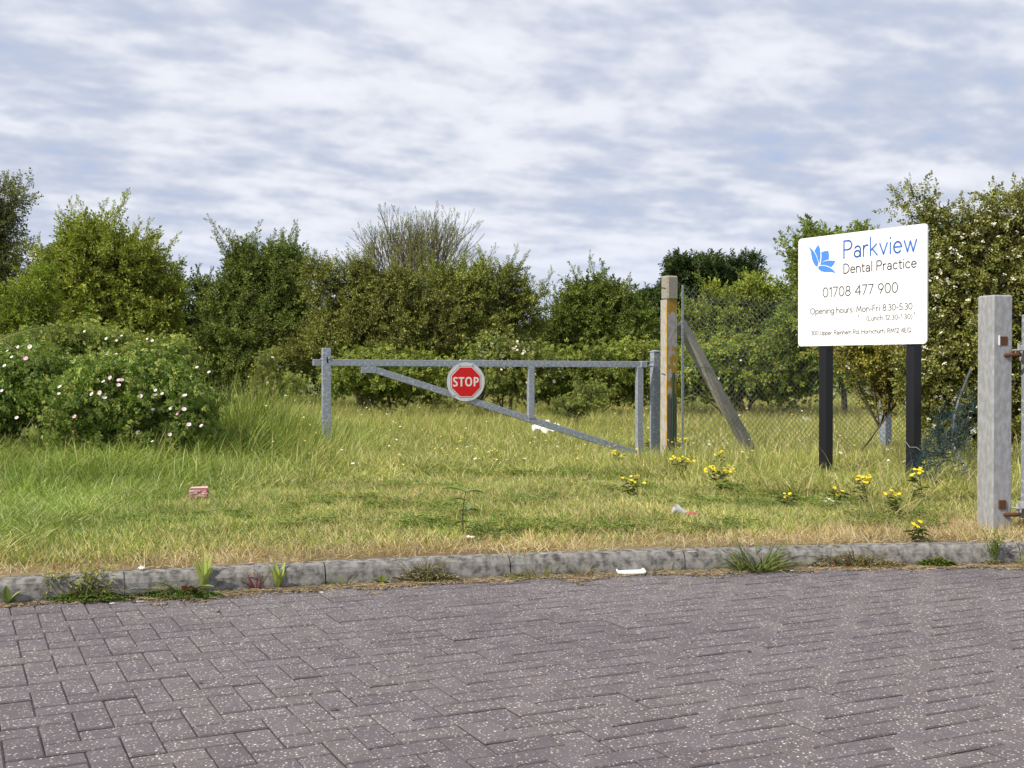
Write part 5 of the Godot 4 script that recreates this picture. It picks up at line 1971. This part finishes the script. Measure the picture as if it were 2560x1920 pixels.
func plants() -> void:
	foliage_kinds()
	SPRAY.ragwort = daisy(0.019, Color(0.83, 0.66, 0.02), Color(0.72, 0.48, 0.02), 0.03)
	var row := "trees and tall bushes along the back of the meadow"
	shrub({"name": "willow_tree", "label": "tall airy tree cut by the left edge, highest on that side", "leaders": 18, "lead": 0.94, "category": "tree", "group": row, "x": 10, "depth": 46.0, "lobes": [[0, 520, 88, 85], [-25, 620, 95, 110], [20, 730, 90, 100], [-70, 560, 90, 130], [-40, 820, 110, 110]], "spray": "grey", "shoots": 240, "fill": 800, "size": 1.7, "trunks": 2, "girth": 0.12, "gap": 0.0, "vary": 0.3, "twig": 1.8})
	shrub({"name": "hazel_tree", "label": "broad domed bright green tree at left with pale leafy shoots on top", "leaders": 54, "lead": 1.22, "category": "tree", "group": row, "x": 260, "depth": 30.0, "lobes": [[262, 725, 165, 130], [225, 650, 95, 85], [345, 715, 100, 100], [170, 760, 110, 110], [290, 860, 190, 110], [400, 790, 60, 90]], "spray": "bright", "shoots": 420, "fill": 3400, "size": 1.15, "trunks": 6, "whip": 0.3, "lift": 0.6, "girth": 0.05})
	shrub({"name": "lime_green_sapling", "label": "pale lime green sapling in front of the domed tree at left", "leaders": 15, "lead": 0.68, "category": "tree", "group": row, "x": 85, "depth": 27.0, "lobes": [[85, 770, 65, 65], [55, 840, 75, 70], [120, 730, 30, 50], [100, 900, 90, 60]], "spray": "lime", "shoots": 120, "fill": 420, "size": 1.0, "trunks": 3, "girth": 0.03, "whip": 0.3})
	shrub({"name": "dark_bush", "label": "dark low bush in the sky gap between the two left trees", "leaders": 15, "lead": 0.81, "group": row, "x": 480, "depth": 32.0, "lobes": [[485, 800, 55, 90], [495, 745, 25, 45], [450, 880, 110, 80], [540, 870, 90, 110], [570, 950, 120, 55]], "spray": "dark", "shoots": 150, "fill": 1500, "size": 1.1})
	shrub({"name": "blackthorn_bush", "label": "tall green bush with upright shoots behind the latch post", "leaders": 63, "lead": 1.01, "group": row, "x": 660, "depth": 29.0, "lobes": [[650, 745, 115, 105], [620, 690, 60, 60], [700, 690, 60, 60], [660, 870, 150, 130], [560, 860, 60, 110]], "spray": "green", "shoots": 420, "fill": 3600, "size": 1.0, "whip": 0.35, "lift": 0.7, "trunks": 7, "tint": Color(0.85, 0.85, 0.9)})
	shrub({"name": "hawthorn_bush", "label": "wide olive brown bush behind the gate, left of the STOP sign", "leaders": 54, "lead": 0.54, "group": row, "x": 905, "depth": 27.0, "lobes": [[860, 760, 95, 95], [975, 800, 125, 110], [800, 715, 45, 62], [905, 700, 42, 46], [1010, 730, 55, 45], [900, 870, 170, 120], [1060, 850, 110, 120]], "spray": "olive", "shoots": 430, "fill": 4200, "size": 0.95, "whip": 0.2, "trunks": 7})
	bare_tree({"name": "twiggy_tree", "label": "nearly bare fan shaped tree with fine twigs above the olive bushes", "x": 1035, "depth": 36.0, "trunk": 1.3, "girth": 0.10, "limbs": 15, "open": 0.5, "reach": 1.3, "levels": 5, "wide": 0.34, "leaves": 0.7, "spray": "bright", "size": 0.7})
	shrub({"name": "arching_bush", "label": "olive bush with long arching branches reaching right over the gate", "leaders": 51, "lead": 0.68, "group": row, "x": 1180, "depth": 28.0, "lobes": [[1170, 760, 120, 90], [1240, 720, 75, 55], [1110, 740, 70, 70], [1180, 870, 150, 110], [1310, 790, 50, 50], [1335, 745, 32, 16]], "spray": "olive", "shoots": 420, "fill": 3400, "size": 0.95, "whip": 0.35, "tint": Color(1.05, 1.1, 1.0), "trunks": 6})
	shrub({"name": "low_dark_bush", "label": "low dark bush under the sky gap right of the arching bush", "group": row, "x": 1350, "depth": 32.0, "lobes": [[1350, 860, 70, 60], [1340, 930, 100, 60]], "spray": "dark", "shoots": 80, "fill": 900, "size": 1.1})
	shrub({"name": "round_bush", "label": "rounded mid green bush behind the right end of the gate", "leaders": 33, "lead": 0.68, "group": row, "x": 1490, "depth": 30.0, "lobes": [[1485, 785, 95, 75], [1500, 735, 45, 40], [1560, 810, 70, 65], [1430, 830, 75, 70], [1500, 900, 150, 100]], "spray": "green", "shoots": 320, "fill": 3600, "size": 1.0, "whip": 0.22, "tint": Color(0.85, 0.85, 0.8), "trunks": 6})
	shrub({"name": "oak_tree", "label": "large dark green round headed oak far behind the concrete post", "category": "tree", "group": row, "x": 1765, "depth": 62.0, "lobes": [[1765, 700, 115, 74], [1700, 745, 75, 70], [1840, 735, 65, 65], [1630, 770, 50, 48], [1760, 800, 150, 80]], "spray": "oak", "shoots": 300, "fill": 4200, "size": 1.55, "trunks": 1, "girth": 0.25, "whip": 0.05, "twig": 1.6})
	shrub({"name": "elder_bush", "label": "bright green bush behind the wire fence left of the practice board", "leaders": 27, "lead": 0.54, "group": row, "x": 1850, "depth": 25.0, "lobes": [[1830, 800, 110, 80], [1760, 850, 90, 80], [1930, 820, 110, 80], [1850, 900, 190, 75], [1900, 750, 50, 40]], "spray": "bright", "shoots": 300, "fill": 3200, "size": 0.95, "whip": 0.2, "tint": Color(0.85, 0.88, 0.85), "trunks": 6})
	bare_tree({"name": "dead_sapling", "label": "leafless pale grey sapling in the sky gap beside the practice board", "x": 1925, "depth": 27.0, "trunk": 1.9, "girth": 0.022, "limbs": 5, "open": 0.6, "reach": 0.42, "levels": 3, "wide": 0.32, "bark": Color(0.33, 0.31, 0.30)})
	shrub({"name": "ash_tree", "label": "leafy green tree rising behind the practice board", "leaders": 22, "lead": 0.45, "category": "tree", "group": row, "x": 2090, "depth": 22.0, "lobes": [[2080, 660, 115, 85], [2050, 740, 95, 120], [2160, 690, 110, 90], [2080, 860, 130, 90]], "spray": "green", "shoots": 260, "fill": 2400, "size": 0.95, "whip": 0.25, "lift": 0.6, "trunks": 2, "girth": 0.07, "tint": Color(1.1, 1.1, 1.0)})
	shrub({"name": "white_flowered_hawthorn", "label": "big brownish green hawthorn with white blossom at right, behind the steel post", "leaders": 14, "lead": 0.25, "group": row, "x": 2480, "depth": 12.6, "lobes": [[2480, 690, 190, 170], [2380, 640, 115, 95], [2560, 570, 120, 80], [2400, 820, 140, 130], [2560, 850, 180, 200], [2360, 960, 115, 120], [2480, 1050, 170, 110], [2330, 545, 60, 24], [2290, 502, 45, 10], [2262, 520, 18, 8], [2530, 500, 80, 26], [2640, 700, 150, 250]], "spray": "hawthorn", "shoots": 640, "fill": 8500, "size": 0.85, "buds": 9, "whip": 0.15, "trunks": 8, "girth": 0.035, "bloom": 800, "bloom_kind": "may", "clump": 2.2, "twig": 0.8})
	shrub({"name": "hawthorn_branches", "label": "low hawthorn branches spreading left behind the sign legs", "x": 2130, "depth": 14.2, "lobes": [[2190, 905, 120, 55], [2110, 880, 60, 35], [2250, 960, 70, 55], [2215, 1000, 45, 35], [2150, 850, 90, 40]], "spray": "hawthorn", "shoots": 80, "fill": 420, "size": 0.9, "trunks": 2, "girth": 0.01, "bloom": 50, "bloom_kind": "may", "tint": Color(1.25, 1.1, 0.9), "gap": -0.1})
	shrub({"name": "hawthorn_bush", "label": "rounded bush beyond the steel gate leaf, past the blossoming hawthorn", "group": row, "x": 2960, "depth": 19.0, "lobes": [[2960, 780, 200, 170], [2850, 870, 130, 120], [3100, 860, 170, 130]], "spray": "olive", "shoots": 200, "fill": 1800, "size": 0.95, "trunks": 6})
	# a dense backing hedge, so that no horizon shows through
	var behind := ["tall airy tree at the left edge", "pale lime sapling at left", "domed bright green tree", "tall green bush near the latch post", "wide olive bush", "arching branches right of the STOP sign", "rounded bush at the hinge end", "concrete post and oak", "wire fence and dead sapling", "right leg of the practice board", "blossoming hawthorn", "thick steel post at the right edge"]
	var hedges := [[-120, 880], [150, 890], [420, 890], [700, 880], [980, 890], [1240, 900], [1480, 890], [1740, 890], [2000, 890], [2280, 880], [2560, 880], [2800, 880]]
	for i in hedges.size():
		var hx: float = hedges[i][0]
		shrub({"name": "background_bush", "label": "dark far hedge bush behind the " + behind[i], "group": "dark hedge bushes behind the meadow trees", "x": hx, "depth": 42.0, "lobes": [[hx, hedges[i][1], 175, 80], [hx + 60, 940, 170, 60]], "spray": "dark", "shoots": 40, "fill": 900, "size": 1.9, "trunks": 3, "tint": Color(0.9, 0.95, 0.9)})
	# the lower storey: brambles and dog roses
	var low := "low flowering shrubs at the edge of the meadow"
	shrub({"name": "dog_rose_bush", "label": "white flowered bramble mound behind the gate, right of the STOP sign", "group": low, "x": 1262, "depth": 23.0, "lobes": [[1262, 910, 92, 55], [1200, 950, 80, 50], [1320, 950, 80, 50]], "spray": "rose_pale", "shoots": 130, "fill": 900, "size": 1.15, "bloom": 210, "trunks": 5, "girth": 0.02, "tint": Color(0.85, 0.9, 0.9)})
	shrub({"name": "bramble_bush", "label": "green bramble mound under the sloping brace, left of the STOP sign", "group": low, "x": 985, "depth": 23.5, "lobes": [[960, 945, 120, 48], [1060, 950, 80, 48], [880, 960, 60, 40]], "spray": "bramble", "shoots": 120, "fill": 1100, "size": 1.1, "bloom": 26, "trunks": 5, "girth": 0.02})
	shrub({"name": "bramble_bush", "label": "low green shrub behind the gate upright and hinge stile", "group": low, "x": 1480, "depth": 24.0, "lobes": [[1430, 950, 110, 55], [1530, 940, 120, 65], [1610, 950, 70, 55], [1380, 970, 60, 35]], "spray": "bramble", "shoots": 150, "fill": 1500, "size": 1.1, "bloom": 46, "trunks": 5, "girth": 0.02})
	shrub({"name": "dog_rose_bush", "label": "white flowered shrub behind the wire fence and concrete strut", "group": low, "x": 1830, "depth": 23.0, "lobes": [[1760, 935, 100, 60], [1870, 930, 110, 65], [1970, 945, 90, 55]], "spray": "bramble", "shoots": 170, "fill": 1700, "size": 1.1, "bloom": 170, "trunks": 5, "girth": 0.02, "tint": Color(1.1, 1.1, 1.0)})
	shrub({"name": "sparse_shrub", "label": "small straggly shrub standing alone in the meadow behind the gate", "group": low, "x": 1445, "depth": 19.5, "lobes": [[1445, 1000, 75, 42], [1420, 1030, 50, 30]], "spray": "rose_pale", "shoots": 46, "fill": 30, "size": 0.75, "trunks": 4, "girth": 0.012, "gap": 0.0, "tint": Color(0.8, 0.85, 0.8)})
	shrub({"name": "wild_sapling", "label": "small yellow green sapling just left of the latch post", "group": low, "x": 665, "depth": 17.0, "lobes": [[665, 930, 22, 42], [660, 980, 34, 40], [725, 965, 26, 26]], "spray": "rose_pale", "shoots": 60, "fill": 60, "size": 0.7, "bloom": 5, "trunks": 3, "girth": 0.01, "whip": 0.4})
	# wild roses in the left foreground
	var rosy := "wild rose bushes at left"
	var near := shrub({"name": "wild_rose_bush", "label": "nearest wild rose bush at left with many pink white flowers", "group": rosy, "x": 310, "depth": 11.2, "lobes": [[300, 1010, 165, 70], [390, 1050, 95, 95], [230, 1060, 95, 75], [330, 960, 120, 50], [400, 1120, 70, 60], [470, 1080, 60, 60], [450, 1010, 70, 45]], "spray": "rose", "shoots": 230, "fill": 1500, "size": 0.85, "tint": Color(1.0, 1.12, 1.05), "leaders": 26, "lead": 0.22, "trunks": 8, "girth": 0.012, "clump": 2.0, "twig": 0.5})
	var left := shrub({"name": "wild_rose_bush", "label": "wild rose bush at the left edge with a gap of shade beside it", "group": rosy, "x": 10, "depth": 11.6, "lobes": [[0, 1000, 130, 75], [60, 960, 100, 60], [-60, 1050, 110, 90]], "spray": "rose", "shoots": 170, "fill": 1000, "size": 0.85, "trunks": 6, "girth": 0.012, "tint": Color(0.95, 1.08, 1.05), "clump": 2.0, "leaders": 16, "lead": 0.25, "twig": 0.5})
	var back := shrub({"name": "wild_rose_bush", "label": "paler yellowish wild rose bush behind the nearest one", "group": rosy, "x": 330, "depth": 13.4, "lobes": [[330, 930, 150, 52], [430, 905, 60, 32], [220, 890, 110, 45], [240, 950, 130, 55]], "spray": "rose_pale", "shoots": 240, "fill": 1300, "size": 0.8, "tint": Color(0.98, 1.06, 0.95), "leaders": 26, "lead": 0.22, "trunks": 7, "girth": 0.012, "clump": 1.6, "twig": 0.5})
	shrub({"name": "wild_rose_bush", "label": "farthest wild rose mound at left, against the domed tree", "group": rosy, "x": 120, "depth": 15.0, "lobes": [[120, 900, 150, 50], [20, 915, 140, 50], [240, 875, 70, 40]], "spray": "rose_pale", "shoots": 200, "fill": 1000, "size": 0.85, "trunks": 6, "girth": 0.012, "tint": Color(0.85, 0.98, 0.9), "twig": 0.5, "leaders": 24, "lead": 0.22})
	var pinks := [rose(Color(0.80, 0.55, 0.66)), rose(Color(0.80, 0.68, 0.74)), rose(Color(0.80, 0.40, 0.56)), rose(Color(0.82, 0.77, 0.78))]
	for q in [[276, 945, 0, 0], [259, 955, 0, 1], [297, 951, 0, 0], [304, 951, 0, 2], [297, 963, 0, 1], [250, 982, 0, 0], [230, 986, 0, 1], [261, 995, 0, 1], [351, 992, 0, 1], [390, 988, 0, 1], [389, 976, 0, 3], [406, 985, 0, 3], [462, 990, 0, 1], [382, 1025, 0, 1], [428, 1021, 0, 1], [446, 1034, 0, 2], [460, 1024, 0, 1], [472, 1062, 0, 1], [345, 1083, 0, 1], [425, 1087, 0, 0], [371, 1135, 0, 3], [504, 1065, 0, 3], [187, 1042, 0, 2], [150, 968, 0, 3], [147, 985, 0, 3],
			[75, 867, 1, 1], [45, 868, 1, 3], [65, 897, 1, 2], [19, 878, 1, 3], [5, 977, 1, 3], [42, 1045, 1, 3], [12, 915, 1, 3], [30, 893, 1, 3],
			[196, 912, 2, 3], [266, 847, 2, 3], [304, 840, 2, 3], [291, 851, 2, 3], [368, 848, 2, 3], [381, 852, 2, 3], [266, 885, 2, 3], [290, 886, 2, 3], [375, 909, 2, 3], [329, 897, 2, 3], [318, 940, 2, 3], [478, 940, 2, 3], [523, 931, 2, 3], [460, 937, 2, 3], [493, 919, 2, 3], [212, 829, 2, 3], [300, 930, 2, 3]]:
		var bush: Node3D = [near, left, back][q[2]]
		var depth: float = [10.75, 11.0, 12.9][q[2]]
		var fl := obj("rose_flower", pinks[q[3]], M.petal, bush)
		fl.transform = Transform3D(facing(Vector3(rf(-0.6, 0.4), rf(0.4, 1.0), rf(0.5, 1.2)), rf(0, TAU)).scaled(Vector3.ONE * rf(0.55, 0.78) * (1.0 if q[3] != 3 else 0.85)), at(q[0], q[1], depth) - bush.position)
	var cane := Geo.new()
	var cp := PackedVector3Array()
	for q in [[-60, 890], [0, 852], [40, 834], [80, 823], [115, 818], [146, 817]]:
		cp.push_back(at(q[0], q[1], 11.0) - left.position)
	cane.tube(cp, 0.006, 0.0015, 5, Color(0.28, 0.22, 0.13))
	obj("arching_cane", cane, M.bark, left)
	cane = Geo.new()
	cp = PackedVector3Array()
	for q in [[-40, 835], [10, 856], [40, 876], [70, 905]]:
		cp.push_back(at(q[0], q[1], 11.0) - left.position)
	cane.tube(cp, 0.005, 0.002, 5, Color(0.30, 0.22, 0.15))
	obj("arching_cane", cane, M.bark, left)
	cane = Geo.new()
	cp = PackedVector3Array()
	for q in [[20, 1130], [50, 1095], [85, 1040]]:
		cp.push_back(at(q[0], q[1], 10.8) - left.position)
	cane.tube(cp, 0.004, 0.002, 5, Color(0.34, 0.29, 0.2))
	obj("arching_cane", cane, M.bark, left)
	ragwort(1690, 1098, 0.18, 62, 22, "largest yellow ragwort cluster, at the foot of the concrete post")
	ragwort(1620, 1098, 0.16, 26, 6, "small yellow ragwort between the hinge stile and the hinge post")
	ragwort(1648, 1072, 0.27, 20, 5, "tall thin ragwort with its flowers against the hinge post")
	ragwort(1702, 1145, 0.18, 62, 13, "second yellow ragwort cluster, just below the concrete post")
	ragwort(1797, 1132, 0.20, 16, 4, "few yellow ragwort heads at the fence, left of the concrete strut")
	ragwort(1800, 1170, 0.18, 82, 16, "wide flat yellow ragwort cluster in front of the fence")
	ragwort(1580, 1194, 0.14, 60, 8, "low yellow ragwort in the grass below the end of the gate brace")
	ragwort(1545, 1131, 0.16, 24, 6, "yellow ragwort against the low end of the gate brace")
	ragwort(2160, 1192, 0.20, 42, 11, "yellow ragwort cluster between the two sign legs")
	ragwort(2290, 1176, 0.22, 34, 7, "yellow ragwort in front of the right sign leg")
	ragwort(2293, 1309, 0.10, 15, 4, "tiny yellow ragwort on the dry verge left of the steel post")
	ragwort(1968, 1234, 0.10, 18, 3, "two yellow ragwort heads in the grass below the left sign leg")
	ragwort(2240, 1235, 0.16, 60, 6, "scattered yellow ragwort heads among dry stalks by the right sign leg")
	ragwort(2095, 1225, 0.10, 16, 3, "lone yellow ragwort heads in the middle below the practice board")


func _ready() -> void:
	rng.seed = 20240611
	bumps.seed = 4
	bumps.frequency = 0.5
	patch.seed = 12
	patch.frequency = 0.6
	patch.fractal_octaves = 3
	var cam := Camera3D.new()
	cam.name = "camera"
	cam.fov = rad_to_deg(2.0 * atan(960.0 / F))
	cam.position = Vector3(0, EYE, 0)
	cam.rotation.x = -TILT
	cam.near = 0.05
	cam.far = 4000.0
	add_child(cam)
	var env := Environment.new()
	env.background_mode = Environment.BG_SKY
	env.sky = Sky.new()
	env.sky.sky_material = cloudy()
	env.tonemap_mode = Environment.TONE_MAPPER_LINEAR
	env.tonemap_exposure = 1.35
	env.sdfgi_enabled = true
	env.ssao_enabled = true
	env.ssil_enabled = true
	var we := WorldEnvironment.new()
	we.name = "environment"
	we.environment = env
	add_child(we)
	var sun := DirectionalLight3D.new()
	sun.name = "sun"
	sun.light_energy = 1.15
	sun.light_color = Color(1.0, 0.965, 0.90)
	sun.light_angular_distance = 1.2
	sun.shadow_enabled = true
	sun.sky_mode = DirectionalLight3D.SKY_MODE_LIGHT_ONLY
	add_child(sun)
	sun.look_at_from_position(Vector3(-0.62, 0.66, 0.42) * 10.0, Vector3.ZERO)
	materials()
	road_and_pavers()
	kerb()
	ground()
	plants()
	grass()
	gate()
	concrete_post()
	fence()
	barrier()
	board()
	weeds()
	litter()
